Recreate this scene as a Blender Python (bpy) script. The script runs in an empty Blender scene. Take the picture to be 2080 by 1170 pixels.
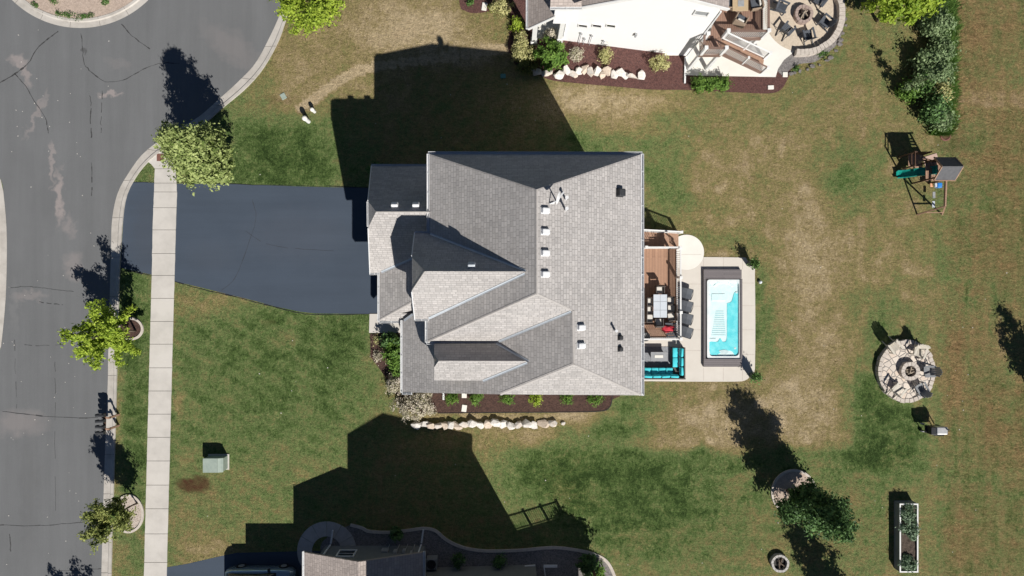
import bpy, bmesh, math, random
import numpy as np
from mathutils import Vector, Matrix, noise as mnoise
random.seed(7)
R = math.radians
# ------------------------------------------------------------------ camera, sky, sun
H = 40.0                      # height of the drone in metres
S = 30.0                      # photo pixels per metre on the ground
sc = bpy.context.scene
COL = sc.collection
cd = bpy.data.cameras.new('camera'); cam = bpy.data.objects.new('camera', cd); COL.objects.link(cam)
cam.location = (0, 0, H); cam.rotation_euler = (0, 0, 0)
cd.sensor_width = 36; cd.lens = 36*H/(2080/S); cd.clip_end = 2000; cd.clip_start = .1
sc.camera = cam
EL = math.atan(H/44.7); AZ = R(29)
sv = Vector((math.sin(AZ)*math.cos(EL), -math.cos(AZ)*math.cos(EL), math.sin(EL)))
w = bpy.data.worlds.new('World'); sc.world = w; w.use_nodes = True
wn = w.node_tree.nodes; bg = wn['Background']
sky = wn.new('ShaderNodeTexSky'); sky.sky_type = 'NISHITA'; sky.sun_disc = False
sky.sun_elevation = EL; sky.altitude = 3000; sky.air_density = .75; sky.dust_density = .2; sky.sun_rotation = math.atan2(sv.x, sv.y)
w.node_tree.links.new(sky.outputs[0], bg.inputs[0]); bg.inputs[1].default_value = .05
ld = bpy.data.lights.new('sun', 'SUN'); ld.energy = 5.0; ld.angle = R(.5); ld.color = (1, .955, .89)
lo = bpy.data.objects.new('sun', ld); COL.objects.link(lo)
lo.rotation_euler = (-sv).to_track_quat('-Z', 'Y').to_euler(); lo.location = (0, 0, 60)
sc.view_settings.view_transform = 'Standard'; sc.view_settings.look = 'None'
sc.view_settings.exposure = .2; sc.view_settings.gamma = 1
sc.cycles.max_bounces = 5; sc.cycles.use_denoising = True

# ------------------------------------------------------------------ coordinates
def P(px, py, z=0.0):
    """the point at height z that stands where the photo shows (px, py)"""
    f = (1-z/H)/S
    return Vector(((px-1040)*f, -(py-585)*f, z))
def T(X, Y, k):               # true ground-pixel coordinates and height ratio
    return Vector((X/S, -Y/S, k*H))
class Plane:                  # k = c + a X + b Y
    def __init__(s, c, a, b): s.c, s.a, s.b = c, a, b
    def k(s, X, Y): return s.c+s.a*X+s.b*Y
    def at(s, px, py):
        u, v = px-1040, py-585; g = s.a*u+s.b*v
        k = (s.c+g)/(1+g)
        return T(u*(1-k), v*(1-k), k)
    def z(s, x, y): return H*s.k(x*S, -y*S)
# ------------------------------------------------------------------ materials
def srgb(c): return tuple((v/255/12.92 if v/255 <= .04045 else ((v/255+.055)/1.055)**2.4) for v in c)+(1,)
def newmat(name):
    m = bpy.data.materials.new(name); m.use_nodes = True
    nt = m.node_tree; b = nt.nodes['Principled BSDF']
    return m, nt, b
def N(nt, t, **kw):
    n = nt.nodes.new(t)
    for k, v in kw.items():
        if k in n.inputs: n.inputs[k].default_value = v
        else: setattr(n, k, v)
    return n
def mixc(nt, fac, a, b, mode='MIX'):
    n = nt.nodes.new('ShaderNodeMix'); n.data_type = 'RGBA'; n.blend_type = mode
    for s, v in ((n.inputs[0], fac), (n.inputs[6], a), (n.inputs[7], b)):
        if isinstance(v, (int, float, tuple)): s.default_value = v
        else: nt.links.new(v, s)
    return n.outputs[2]
def ramp(nt, src, lo, hi, a=0., b=1.):
    n = nt.nodes.new('ShaderNodeMapRange'); n.inputs[1].default_value = lo; n.inputs[2].default_value = hi
    n.inputs[3].default_value = a; n.inputs[4].default_value = b; nt.links.new(src, n.inputs[0]); return n.outputs[0]
def coord(nt, sc_=(1, 1, 1), kind='Object', rot=0):
    tc = nt.nodes.new('ShaderNodeTexCoord'); mp = nt.nodes.new('ShaderNodeMapping')
    mp.inputs['Scale'].default_value = sc_; mp.inputs['Rotation'].default_value = (0, 0, rot)
    nt.links.new(tc.outputs[kind], mp.inputs[0]); return mp.outputs[0]
def noise(nt, vec, scale, detail=4, rough=.6, dist=0):
    n = nt.nodes.new('ShaderNodeTexNoise'); n.inputs['Scale'].default_value = scale
    n.inputs['Detail'].default_value = detail; n.inputs['Roughness'].default_value = rough; n.inputs['Distortion'].default_value = dist
    if vec is not None: nt.links.new(vec, n.inputs['Vector'])
    return n.outputs[0]
def bump(nt, b, h, strength, dist=.02):
    n = nt.nodes.new('ShaderNodeBump'); n.inputs['Strength'].default_value = strength; n.inputs['Distance'].default_value = dist
    nt.links.new(h, n.inputs['Height']); nt.links.new(n.outputs[0], b.inputs['Normal'])
def mat(name, c1, c2=None, scale=6, rough=.8, bmp=0, bscale=None, metal=0, spec=.3, c3=None, s3=.6, sc_=(1, 1, 1), kind='Object', bdist=.02):
    m, nt, b = newmat(name)
    b.inputs['Roughness'].default_value = rough; b.inputs['Metallic'].default_value = metal
    b.inputs['Specular IOR Level'].default_value = spec
    c1 = tuple(c1)+(1,); c2 = tuple(c2)+(1,) if c2 else tuple(v*.8 for v in c1[:3])+(1,)
    v = coord(nt, sc_, kind)
    f = ramp(nt, noise(nt, v, scale), .32, .68)
    col = mixc(nt, f, c1, c2)
    if c3:
        col = mixc(nt, ramp(nt, noise(nt, v, s3, 5), .42, .62, 0, .8), col, tuple(c3)+(1,))
    nt.links.new(col, b.inputs['Base Color'])
    if bmp: bump(nt, b, noise(nt, v, bscale or scale*2, 5), bmp, bdist)
    return m
M = {}
M['white'] = mat('white_paint', (.78, .78, .77), (.7, .7, .69), 2, .5)
M['white_siding'] = mat('white_siding', (.9, .9, .9), (.87, .87, .88), 1.5, .55)
M['grey_siding'] = mat('grey_siding', (.2, .21, .21), (.17, .18, .18), 2, .6)
M['beige_siding'] = mat('beige_siding', (.45, .42, .36), (.4, .37, .32), 2, .6)
M['gutter'] = mat('gutter_white', (.75, .76, .77), (.66, .67, .68), 4, .35)
M['flash'] = mat('valley_metal', (.52, .56, .6), (.44, .48, .52), 6, .4, metal=.1)
M['concrete'] = mat('concrete', (.56, .53, .49), (.49, .465, .43), 1.4, .85, .25, 40, c3=(.60, .57, .53), s3=.5)
M['concrete_dark'] = mat('concrete_dark', (.5, .48, .46), (.42, .4, .38), 3, .85, .3, 40)
M['kerb'] = mat('kerb_concrete', (.47, .44, .40), (.39, .365, .33), 2.5, .85, .35, 30, c3=(.53, .5, .46), s3=.8)
M['patio'] = mat('patio_concrete', (.66, .62, .56), (.61, .57, .51), 1.1, .8, .2, 40)
M['pad'] = mat('pale_pad', (.8, .78, .72), (.74, .72, .66), 1.1, .8, .2, 40)
M['joint'] = mat('joint', (.2, .185, .17), (.14, .13, .12), 5, .9)
M['sand'] = mat('sandy_concrete', (.62, .53, .42), (.5, .42, .33), 9, .9, .4, 25)
M['stone'] = mat('boulder_stone', (.62, .59, .55), (.42, .39, .36), 5, .85, .8, 7, bdist=.06, c3=(.66, .55, .45), s3=2.5)
M['stone_pale'] = mat('pale_stone', (.8, .77, .72), (.62, .58, .54), 6, .85, .8, 8, bdist=.05)
M['block'] = mat('wall_block', (.6, .54, .48), (.48, .43, .38), 7, .85, .5, 20)
M['fireblock'] = mat('fire_ring_block', (.33, .25, .22), (.42, .33, .29), 7, .85, .5, 20)
M['ash'] = mat('ash', (.03, .028, .027), (.1, .095, .09), 18, .95, .8, 20, bdist=.05)
M['log'] = mat('log', (.5, .42, .33), (.2, .16, .12), 18, .9, .5)
M['wood'] = mat('tan_wood', (.42, .27, .19), (.3, .185, .13), 10, .7, .2)
M['wood_dark'] = mat('dark_wood', (.13, .075, .05), (.09, .05, .035), 10, .7, .2)
M['rail_brown'] = mat('rail_brown', (.23, .15, .12), (.18, .12, .095), 8, .6)
M['grey_comp'] = mat('grey_composite', (.17, .155, .16), (.13, .12, .125), 3, .6, .3, 20, sc_=(1, 12, 1))
M['dark'] = mat('dark_metal', (.025, .026, .03), (.035, .036, .04), 8, .4)
M['dark_plastic'] = mat('dark_plastic', (.03, .032, .036), (.05, .052, .056), 8, .5)
M['mesh_grey'] = mat('grey_mesh_fabric', (.075, .085, .1), (.1, .11, .125), 30, .55, .2, 60)
M['wicker'] = mat('wicker', (.07, .06, .055), (.13, .115, .105), 45, .7, .6, 60)
M['wicker_tan'] = mat('tan_wicker', (.35, .27, .2), (.24, .18, .13), 45, .7, .6, 60)
M['cushion'] = mat('grey_cushion', (.34, .35, .36), (.28, .29, .3), 6, .9, .3, 30)
M['cream'] = mat('cream_cushion', (.72, .69, .63), (.62, .6, .55), 6, .9, .3, 30)
M['turq'] = mat('turquoise_cushion', (.09, .68, .76), (.07, .6, .68), 3, .9, .3, 9)
M['red'] = mat('red_cloth', (.6, .05, .07), (.45, .03, .05), 9, .85, .4)
M['green_plastic'] = mat('green_plastic', (.01, .24, .2), (.015, .3, .25), 3, .3)
M['blue'] = mat('blue_plastic', (.03, .2, .65), (.04, .3, .7), 6, .4)
M['orange'] = mat('orange_plastic', (.8, .36, .2), (.75, .42, .25), 6, .4)
M['tarp'] = mat('grey_tarp', (.075, .077, .085), (.1, .102, .11), 5, .6, .5, 8)
M['glass'] = mat('window_glass', (.02, .025, .03), (.03, .035, .04), 2, .06, spec=.8)
M['util_green'] = mat('utility_green', (.34, .4, .35), (.28, .34, .3), 4, .5)
M['teal_lid'] = mat('teal_lid', (.08, .22, .2), (.1, .26, .24), 6, .6)
M['rust'] = mat('rusty_iron', (.22, .1, .08), (.16, .08, .06), 12, .8, .3)
M['soil'] = mat('soil', (.06, .045, .036), (.1, .075, .06), 9, .95, .9, 12, bdist=.05)
M['bark'] = mat('bark', (.16, .12, .09), (.09, .07, .055), 12, .9, .8, 14, bdist=.03)
M['silver'] = mat('brushed_steel', (.6, .6, .6), (.5, .5, .5), 8, .35, metal=.5)
M['adir'] = mat('adirondack_grey', (.2, .21, .22), (.24, .25, .26), 8, .6)
M['adir_light'] = mat('adirondack_pale', (.62, .58, .5), (.54, .5, .43), 8, .6)
M['adir_dark'] = mat('adirondack_slate', (.07, .08, .095), (.1, .11, .13), 8, .6)
M['carpaint'] = mat('silver_blue_paint', (.32, .42, .52), (.3, .4, .5), 2, .18, metal=.5, spec=.6)
M['rubber'] = mat('rubber', (.015, .015, .016), (.02, .02, .022), 8, .8)
M['rug'] = mat('grey_rug', (.2, .21, .23), (.32, .33, .35), 9, .95, .3, 30)
M['frostglass'] = mat('pale_glass_top', (.62, .67, .72), (.58, .63, .69), 1, .12, spec=.6)
M['tabletan'] = mat('tan_table', (.5, .38, .24), (.45, .34, .21), 8, .6)

def mulch(name, a, b_, c):
    m, nt, b = newmat(name); b.inputs['Roughness'].default_value = .95; b.inputs['Specular IOR Level'].default_value = .1
    v = coord(nt)
    vo = N(nt, 'ShaderNodeTexVoronoi', Scale=14.); nt.links.new(v, vo.inputs['Vector'])
    sep = nt.nodes.new('ShaderNodeSeparateColor'); nt.links.new(vo.outputs['Color'], sep.inputs[0])
    col = mixc(nt, sep.outputs[0], a+(1,), b_+(1,))
    col = mixc(nt, ramp(nt, noise(nt, v, 30, 4), .55, .72), col, c+(1,))
    nt.links.new(col, b.inputs['Base Color']); bump(nt, b, noise(nt, v, 22, 4, .7), 1, .05)
    return m
M['mulch'] = mulch('brown_mulch', (.11, .065, .052), (.055, .034, .03), (.16, .11, .095))
M['mulch_red'] = mulch('red_mulch', (.15, .075, .065), (.08, .042, .04), (.22, .14, .125))
M['gravel_dark'] = mulch('grey_gravel', (.28, .26, .25), (.15, .14, .14), (.42, .39, .37))
M['gravel_pale'] = mulch('pale_gravel', (.6, .52, .45), (.42, .35, .3), (.72, .65, .58))
M['gravel_tan'] = mulch('tan_gravel', (.56, .45, .37), (.42, .33, .27), (.66, .57, .5))

def asphalt(name, base, patches, streak, tint):
    m, nt, b = newmat(name); b.inputs['Roughness'].default_value = .9; b.inputs['Specular IOR Level'].default_value = .2
    v = coord(nt)
    g = noise(nt, v, 90, 2, .7)
    c0 = tuple(x*.9 for x in base)+(1,); c1 = tuple(x*1.12 for x in base)+(1,)
    col = mixc(nt, ramp(nt, g, .35, .65), c0, c1)
    vs = coord(nt, streak)
    col = mixc(nt, ramp(nt, noise(nt, vs, 1, 5, .65), .35, .7, 0, .34), col, tuple(x*1.5 for x in base)+(1,))
    col = mixc(nt, ramp(nt, noise(nt, v, .22, 4), .4, .65, 0, .28), col, tuple(x*.8 for x in base)+(1,))
    # fine pale scuffs
    col = mixc(nt, ramp(nt, noise(nt, v, 9, 6, .75), .66, .78, 0, .5), col, tint+(1,))
    geo = nt.nodes.new('ShaderNodeNewGeometry')
    warp = nt.nodes.new('ShaderNodeTexNoise'); warp.inputs['Scale'].default_value = 1.6; warp.inputs['Detail'].default_value = 5
    nt.links.new(geo.outputs['Position'], warp.inputs['Vector'])
    ws = nt.nodes.new('ShaderNodeVectorMath'); ws.operation = 'MULTIPLY_ADD'
    ws.inputs[1].default_value = (1.6, 1.6, 0); nt.links.new(warp.outputs['Color'], ws.inputs[0]); 
    off = nt.nodes.new('ShaderNodeVectorMath'); off.operation = 'SUBTRACT'; off.inputs[1].default_value = (.8, .8, 0)
    nt.links.new(geo.outputs['Position'], off.inputs[0]); nt.links.new(off.outputs[0], ws.inputs[2])
    for (px, py, rx, ry, rot, amt, c) in patches:
        p = P(px, py)
        s1 = nt.nodes.new('ShaderNodeVectorMath'); s1.operation = 'SUBTRACT'; s1.inputs[1].default_value = (p.x, p.y, 0)
        nt.links.new(ws.outputs[0], s1.inputs[0])
        ro = nt.nodes.new('ShaderNodeVectorRotate'); ro.rotation_type = 'Z_AXIS'; ro.inputs['Angle'].default_value = rot
        nt.links.new(s1.outputs[0], ro.inputs['Vector'])
        s2 = nt.nodes.new('ShaderNodeVectorMath'); s2.operation = 'MULTIPLY'; s2.inputs[1].default_value = (S/rx, S/ry, 0)
        nt.links.new(ro.outputs[0], s2.inputs[0])
        ln = nt.nodes.new('ShaderNodeVectorMath'); ln.operation = 'LENGTH'; nt.links.new(s2.outputs[0], ln.inputs[0])
        col = mixc(nt, ramp(nt, ln.outputs['Value'], .45, 1.15, amt, 0), col, c+(1,))
    nt.links.new(col, b.inputs['Base Color']); bump(nt, b, g, .35, .01)
    return m
PK = (.36, .31, .295)
M['asphalt'] = asphalt('old_asphalt', (.142, .146, .150), [
    (33, 122, 20, 14, .4, .5, PK), (52, 150, 9, 30, -.4, .5, PK), (225, 192, 26, 7, 0, .6, PK), (120, 400, 9, 60, 0, .6, PK),
    (140, 460, 14, 25, 0, .3, PK), (470, 95, 30, 80, -.9, .16, PK), (105, 330, 6, 50, 0, .45, PK), (75, 230, 6, 60, .45, .35, PK),
    (170, 100, 6, 6, 0, .5, (.05, .05, .05)), (40, 860, 60, 30, 0, .25, PK), (150, 540, 22, 30, 0, .3, PK), (60, 600, 40, 10, 0, .25, PK),
    (30, 620, 12, 60, 0, .25, (.22, .22, .22)), (240, 130, 30, 12, .3, .1, PK), (60, 1000, 20, 150, 0, .18, (.1, .1, .1))],
    (1.1, .07, 1), (.34, .33, .31))
M['driveway'] = asphalt('sealed_asphalt', (.057, .074, .101), [(600, 480, 120, 60, 0, .18, (.1, .108, .13)), (430, 520, 60, 40, 0, .12, (.1, .11, .13)), (300, 470, 40, 90, 0, .2, (.07, .07, .075))],
    (.05, .8, 1), (.11, .115, .13))

def roofmat(name, base):
    m, nt, b = newmat(name); b.inputs['Roughness'].default_value = .92; b.inputs['Specular IOR Level'].default_value = .15
    tc = nt.nodes.new('ShaderNodeTexCoord'); uv = tc.outputs['UV']
    br = nt.nodes.new('ShaderNodeTexBrick'); nt.links.new(uv, br.inputs['Vector'])
    for k, v in (('Scale', 1.), ('Mortar Size', .013), ('Mortar Smooth', .2), ('Brick Width', .27), ('Row Height', .168), ('Bias', 0.)):
        br.inputs[k].default_value = v
    br.offset = .37; br.offset_frequency = 3
    br.inputs['Color1'].default_value = tuple(x*.86 for x in base)+(1,)
    br.inputs['Color2'].default_value = tuple(x*1.14 for x in base)+(1,)
    br.inputs['Mortar'].default_value = tuple(x*.7 for x in base)+(1,)  # darker lines put the shadow at shingle butt edges into the colour
    b2 = nt.nodes.new('ShaderNodeTexBrick'); nt.links.new(uv, b2.inputs['Vector'])
    for k, v in (('Scale', 1.), ('Mortar Size', 0.), ('Brick Width', .49), ('Row Height', .168)): b2.inputs[k].default_value = v
    b2.inputs['Color1'].default_value = (.93, .93, .93, 1); b2.inputs['Color2'].default_value = (1.08, 1.07, 1.06, 1); b2.offset = .61; b2.offset_frequency = 5
    col = mixc(nt, .8, br.outputs['Color'], b2.outputs['Color'], 'MULTIPLY')
    g = noise(nt, uv, 60, 3, .7)
    col = mixc(nt, ramp(nt, g, .3, .7, 0, .35), col, tuple(x*.6 for x in base)+(1,))
    col = mixc(nt, ramp(nt, noise(nt, uv, .35, 4), .4, .7, 0, .22), col, tuple(x*1.35 for x in base)+(1,))
    nt.links.new(col, b.inputs['Base Color'])
    hm = nt.nodes.new('ShaderNodeMath'); hm.operation = 'MULTIPLY_ADD'; hm.inputs[1].default_value = -1.; 
    nt.links.new(br.outputs['Fac'], hm.inputs[0]); nt.links.new(g, hm.inputs[2])
    bump(nt, b, hm.outputs[0], .8, .016)
    return m
M['shingle'] = roofmat('grey_shingle', (.45, .43, .418))
M['shingle_tan'] = roofmat('taupe_shingle', (.43, .375, .345))
M['ridge'] = mat('ridge_shingle', (.45, .425, .405), (.37, .35, .335), 6, .92, .3, 40)

def deckmat(name, a, b_, width, axis):
    m, nt, b = newmat(name); b.inputs['Roughness'].default_value = .7
    br = nt.nodes.new('ShaderNodeTexBrick'); v = coord(nt, (1, 1, 1), 'Object', R(90) if axis == 'y' else 0); nt.links.new(v, br.inputs['Vector'])
    for k, x in (('Scale', 1.), ('Mortar Size', .008), ('Brick Width', 4.), ('Row Height', width)): br.inputs[k].default_value = x
    br.inputs['Color1'].default_value = a+(1,); br.inputs['Color2'].default_value = b_+(1,); br.inputs['Mortar'].default_value = tuple(x*.25 for x in a)+(1,)
    col = mixc(nt, ramp(nt, noise(nt, v, 7, 4), .3, .7, 0, .4), br.outputs['Color'], tuple(x*.7 for x in a)+(1,))
    nt.links.new(col, b.inputs['Base Color']); return m
M['deck_y'] = deckmat('deck_boards', (.42, .245, .16), (.32, .18, .115), .19, 'y')
M['deck_x'] = deckmat('deck_boards_across', (.36, .22, .16), (.28, .165, .12), .15, 'x')
M['deck_tan'] = deckmat('tan_deck_boards', (.33, .2, .145), (.27, .165, .12), .145, 'y')
M['grey_boards'] = deckmat('grey_boards', (.185, .165, .17), (.15, .135, .14), .14, 'x')

def flagmat():
    m, nt, b = newmat('flagstone'); b.inputs['Roughness'].default_value = .85
    v = coord(nt)
    e = N(nt, 'ShaderNodeTexVoronoi', Scale=2.5); e.feature = 'DISTANCE_TO_EDGE'; nt.links.new(v, e.inputs['Vector'])
    c = N(nt, 'ShaderNodeTexVoronoi', Scale=2.5); nt.links.new(v, c.inputs['Vector'])
    sp = nt.nodes.new('ShaderNodeSeparateColor'); nt.links.new(c.outputs['Color'], sp.inputs[0])
    col = mixc(nt, sp.outputs[0], (.74, .66, .57, 1), (.6, .53, .46, 1)); col = mixc(nt, ramp(nt, sp.outputs[1], .6, .9, 0, .7), col, (.68, .55, .44, 1))
    col = mixc(nt, ramp(nt, noise(nt, v, 9, 4), .35, .65, 0, .3), col, (.5, .45, .4, 1))
    col = mixc(nt, ramp(nt, e.outputs['Distance'], .03, .075, 1, 0), col, (.27, .25, .23, 1))
    nt.links.new(col, b.inputs['Base Color']); bump(nt, b, ramp(nt, e.outputs['Distance'], 0, .1), .6, .03); return m
M['flag'] = flagmat()

def grassmat():
    m, nt, b = newmat('lawn_grass'); b.inputs['Roughness'].default_value = .95; b.inputs['Specular IOR Level'].default_value = .08
    at = nt.nodes.new('ShaderNodeAttribute'); at.attribute_name = 'turf'
    sp = nt.nodes.new('ShaderNodeSeparateColor'); nt.links.new(at.outputs['Color'], sp.inputs[0])
    v = coord(nt)
    mid = noise(nt, v, 3.2, 6, .72, .5); big = noise(nt, v, .75, 5, .65, .4)
    fine = noise(nt, v, 9.5, 4, .85, 1.2)
    strk = noise(nt, coord(nt, (1, .38, 1), 'Object', .9), 6.5, 4, .78, 1.6); strk2 = noise(nt, coord(nt, (.4, 1, 1), 'Object', .35), 6., 4, .78, 1.4)
    def madd(a, k, b2):
        n = nt.nodes.new('ShaderNodeMath'); n.operation = 'MULTIPLY_ADD'; nt.links.new(a, n.inputs[0]); n.inputs[1].default_value = k
        if isinstance(b2, float): n.inputs[2].default_value = b2
        else: nt.links.new(b2, n.inputs[2])
        return n.outputs[0]
    K = (.75, 1.0, .85, .35)
    d = madd(sp.outputs[0], 1.0, -.5*sum(K)); d = madd(mid, K[0], d); d = madd(big, K[1], d); d = madd(strk, K[2], d); d = madd(fine, K[3], d)
    r_ = nt.nodes.new('ShaderNodeValToRGB'); nt.links.new(ramp(nt, d, -.2, 1.2), r_.inputs[0]); cr_ = r_.color_ramp
    stops = [(-.15, (52, 70, 35)), (.05, (80, 100, 54)), (.2, (102, 119, 72)), (.4, (120, 124, 80)), (.58, (136, 126, 84)), (.8, (154, 138, 102)), (1.1, (184, 166, 134))]
    while len(cr_.elements) < len(stops): cr_.elements.new(.5)
    for e, (p_, c_) in zip(cr_.elements, stops): e.position = (p_+.2)/1.4; e.color = srgb(c_)
    bn_ = nt.nodes.new('ShaderNodeValToRGB'); nt.links.new(ramp(nt, madd(strk2, 1.2, madd(fine, .8, -.5)), 0, 1), bn_.inputs[0])
    bn_.color_ramp.elements[0].color = srgb((82, 70, 42)); bn_.color_ramp.elements[1].color = srgb((170, 138, 100)); bn_.color_ramp.elements[0].position = .1
    col = mixc(nt, ramp(nt, madd(sp.outputs[1], 1., madd(mid, 1.3, madd(big, 1.0, -1.15))), .1, 1., 0, .9), r_.outputs[0], bn_.outputs[0])
    br_ = madd(fine, 1.3, madd(strk2, 1.2, -1.25))
    sc2 = nt.nodes.new('ShaderNodeVectorMath'); sc2.operation = 'SCALE'; nt.links.new(col, sc2.inputs[0]); nt.links.new(ramp(nt, br_, -.35, .35, .5, 1.6), sc2.inputs['Scale'])
    col = mixc(nt, sp.outputs[2], sc2.outputs[0], (.10, .05, .028, 1))
    nt.links.new(col, b.inputs['Base Color'])
    hh = nt.nodes.new('ShaderNodeMath'); hh.operation = 'ADD'; nt.links.new(fine, hh.inputs[0]); nt.links.new(strk, hh.inputs[1])
    bump(nt, b, hh.outputs[0], 1., .10)
    return m
M['grass'] = grassmat()

def leafmat(name, a, b_, trans=.25, rough=.6):
    m, nt, b = newmat(name); b.inputs['Roughness'].default_value = rough; b.inputs['Specular IOR Level'].default_value = .25
    at = nt.nodes.new('ShaderNodeAttribute'); at.attribute_name = 'tone'
    col = mixc(nt, at.outputs['Fac'], a+(1,), b_+(1,))
    nt.links.new(col, b.inputs['Base Color'])
    tr = nt.nodes.new('ShaderNodeBsdfTranslucent'); nt.links.new(col, tr.inputs[0])
    mx = nt.nodes.new('ShaderNodeMixShader'); mx.inputs[0].default_value = trans
    nt.links.new(b.outputs[0], mx.inputs[1]); nt.links.new(tr.outputs[0], mx.inputs[2]); nt.links.new(mx.outputs[0], nt.nodes['Material Output'].inputs[0])
    return m
L = dict(
    light=leafmat('light_green_leaf', (.12, .18, .04), (.50, .57, .22)),
    lime=leafmat('lime_leaf', (.16, .26, .02), (.52, .64, .09), .3),
    golden=leafmat('golden_green_leaf', (.09, .14, .03), (.42, .44, .14)),
    olive=leafmat('olive_leaf', (.045, .08, .015), (.22, .23, .07)),
    mid=leafmat('mid_green_leaf', (.04, .1, .02), (.18, .31, .09)),
    deep=leafmat('deep_green_leaf', (.02, .05, .018), (.19, .34, .11)),
    sage=leafmat('sage_leaf', (.09, .15, .06), (.34, .44, .22)),
    shrub=leafmat('bright_shrub_leaf', (.06, .14, .02), (.22, .36, .07)),
    yellow=leafmat('yellow_green_leaf', (.25, .26, .08), (.72, .68, .34)),
    spirea=leafmat('pink_white_blossom', (.22, .22, .1), (.85, .76, .66), .2),
    veg=leafmat('vegetable_leaf', (.09, .16, .07), (.36, .47, .33)),
    tallgrass=leafmat('tall_grass', (.06, .13, .02), (.2, .34, .08)),
)
# ------------------------------------------------------------------ building helpers
class MB:
    def __init__(s): s.b = bmesh.new(); s.uv = None
    def box(s, c, d, rz=0, rot=None, bev=0):
        mt = Matrix.Translation(c) @ (rot if rot else Matrix.Rotation(rz, 4, 'Z')) @ Matrix.Diagonal((d[0], d[1], d[2], 1))
        r = bmesh.ops.create_cube(s.b, size=1, matrix=mt)
        if bev:
            es = list({e for v in r['verts'] for e in v.link_edges}); bmesh.ops.bevel(s.b, geom=es, offset=bev, segments=2, affect='EDGES', profile=.5)
        return s
    def beam(s, a, b_, w_, h_, up=None):
        a, b_ = Vector(a), Vector(b_); d = b_-a; L_ = d.length
        if L_ < 1e-5: return s
        x = d/L_; up = up or Vector((0, 0, 1))
        if abs(x.dot(up)) > .99: up = Vector((0, 1, 0))
        y = up.cross(x).normalized(); z = x.cross(y)
        r = Matrix((x, y, z)).transposed().to_4x4()
        bmesh.ops.create_cube(s.b, size=1, matrix=Matrix.Translation((a+b_)/2) @ r @ Matrix.Diagonal((L_, w_, h_, 1)))
        return s
    def cyl(s, a, b_, r0, r1=None, n=12):
        a, b_ = Vector(a), Vector(b_); d = b_-a; r1 = r0 if r1 is None else r1
        q = d.to_track_quat('Z', 'Y').to_matrix().to_4x4()
        bmesh.ops.create_cone(s.b, cap_ends=True, segments=n, radius1=r0, radius2=max(r1, 1e-4), depth=d.length, matrix=Matrix.Translation((a+b_)/2) @ q)
        return s
    def tube(s, pts, r, n=8):
        for i in range(len(pts)-1): s.cyl(pts[i], pts[i+1], r if not isinstance(r, list) else r[i], r if not isinstance(r, list) else r[i+1], n)
        return s
    def ball(s, c, d, sub=2, amp=0, seed=0):
        r = bmesh.ops.create_icosphere(s.b, subdivisions=sub, radius=1)
        for v in r['verts']:
            f = 1+amp*(mnoise.noise(v.co*1.7+Vector((seed*7.1, seed*3.3, 0))))*1.6
            v.co = Vector((v.co.x*d[0]*f, v.co.y*d[1]*f, v.co.z*d[2]*f))+Vector(c)
        return s
    def poly(s, pts, th=0.):
        """a flat-ish polygon (list of 3D points), given thickness downward"""
        vs = [s.b.verts.new(p) for p in pts]
        f = s.b.faces.new(vs); f.normal_update()
        if f.normal.z < 0: f.normal_flip()
        if th:
            lo_ = [s.b.verts.new(Vector(p)-Vector((0, 0, th))) for p in pts]
            g = s.b.faces.new(lo_); g.normal_update()
            if g.normal.z > 0: g.normal_flip()
            n = len(pts)
            for i in range(n): s.b.faces.new((vs[i], vs[(i+1) % n], lo_[(i+1) % n], lo_[i]))
        return f
    def strip(s, A, B, th=0.):
        """a band between two polylines of 3D points"""
        for i in range(len(A)-1): s.poly([A[i], A[i+1], B[i+1], B[i]], th)
        return s
    def lathe(s, c, prof, n=24):
        """prof = [(r, z)...] round the vertical axis through c"""
        rings = []
        for r, z in prof:
            rings.append([s.b.verts.new((c[0]+r*math.cos(2*math.pi*i/n), c[1]+r*math.sin(2*math.pi*i/n), c[2]+z)) for i in range(n)])
        for a, b_ in zip(rings, rings[1:]):
            for i in range(n): s.b.faces.new((a[i], a[(i+1) % n], b_[(i+1) % n], b_[i]))
        return s
def origin_of(o):
    v = Vector((0, 0, 0))
    while o is not None: v += Vector(o.location); o = o.parent
    return v
def obj(name, mb, m, parent=None, smooth=False, local=False, recalc=True):
    b = mb.b if isinstance(mb, MB) else mb
    if recalc: bmesh.ops.recalc_face_normals(b, faces=b.faces)
    me = bpy.data.meshes.new(name); b.to_mesh(me); b.free()
    me.materials.append(m)
    if smooth: me.shade_smooth()
    o = bpy.data.objects.new(name, me); COL.objects.link(o)
    if parent is not None:
        o.parent = parent
        if not local: me.transform(Matrix.Translation(-origin_of(parent)))
    elif not local:
        co = np.empty(len(me.vertices)*3); me.vertices.foreach_get('co', co); co = co.reshape(-1, 3)
        c = Vector(((co[:, 0].min()+co[:, 0].max())/2, (co[:, 1].min()+co[:, 1].max())/2, co[:, 2].min()))
        me.transform(Matrix.Translation(-c)); o.location = c
    return o
def tag(o, label, cat, group=None):
    o['label'] = label; o['category'] = cat
    if group: o['group'] = group
    return o
def thing(name, label, cat, loc=(0, 0, 0), group=None):
    o = bpy.data.objects.new(name, None); COL.objects.link(o); o.location = loc; o.empty_display_size = .2
    return tag(o, label, cat, group)
def struct(name, mb, m, kind='structure', origin=False):
    o = obj(name, mb, m, local=not origin); o['kind'] = kind; return o
def dup(root, loc, rz, label, group=None):
    r = root.copy(); COL.objects.link(r); r.location = loc; r.rotation_euler = (0, 0, rz); r['label'] = label
    if group: r['group'] = group
    for ch in list(root.children):
        c = ch.copy(); COL.objects.link(c); c.parent = r
        for g in list(ch.children):
            d = g.copy(); COL.objects.link(d); d.parent = c
    return r
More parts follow.
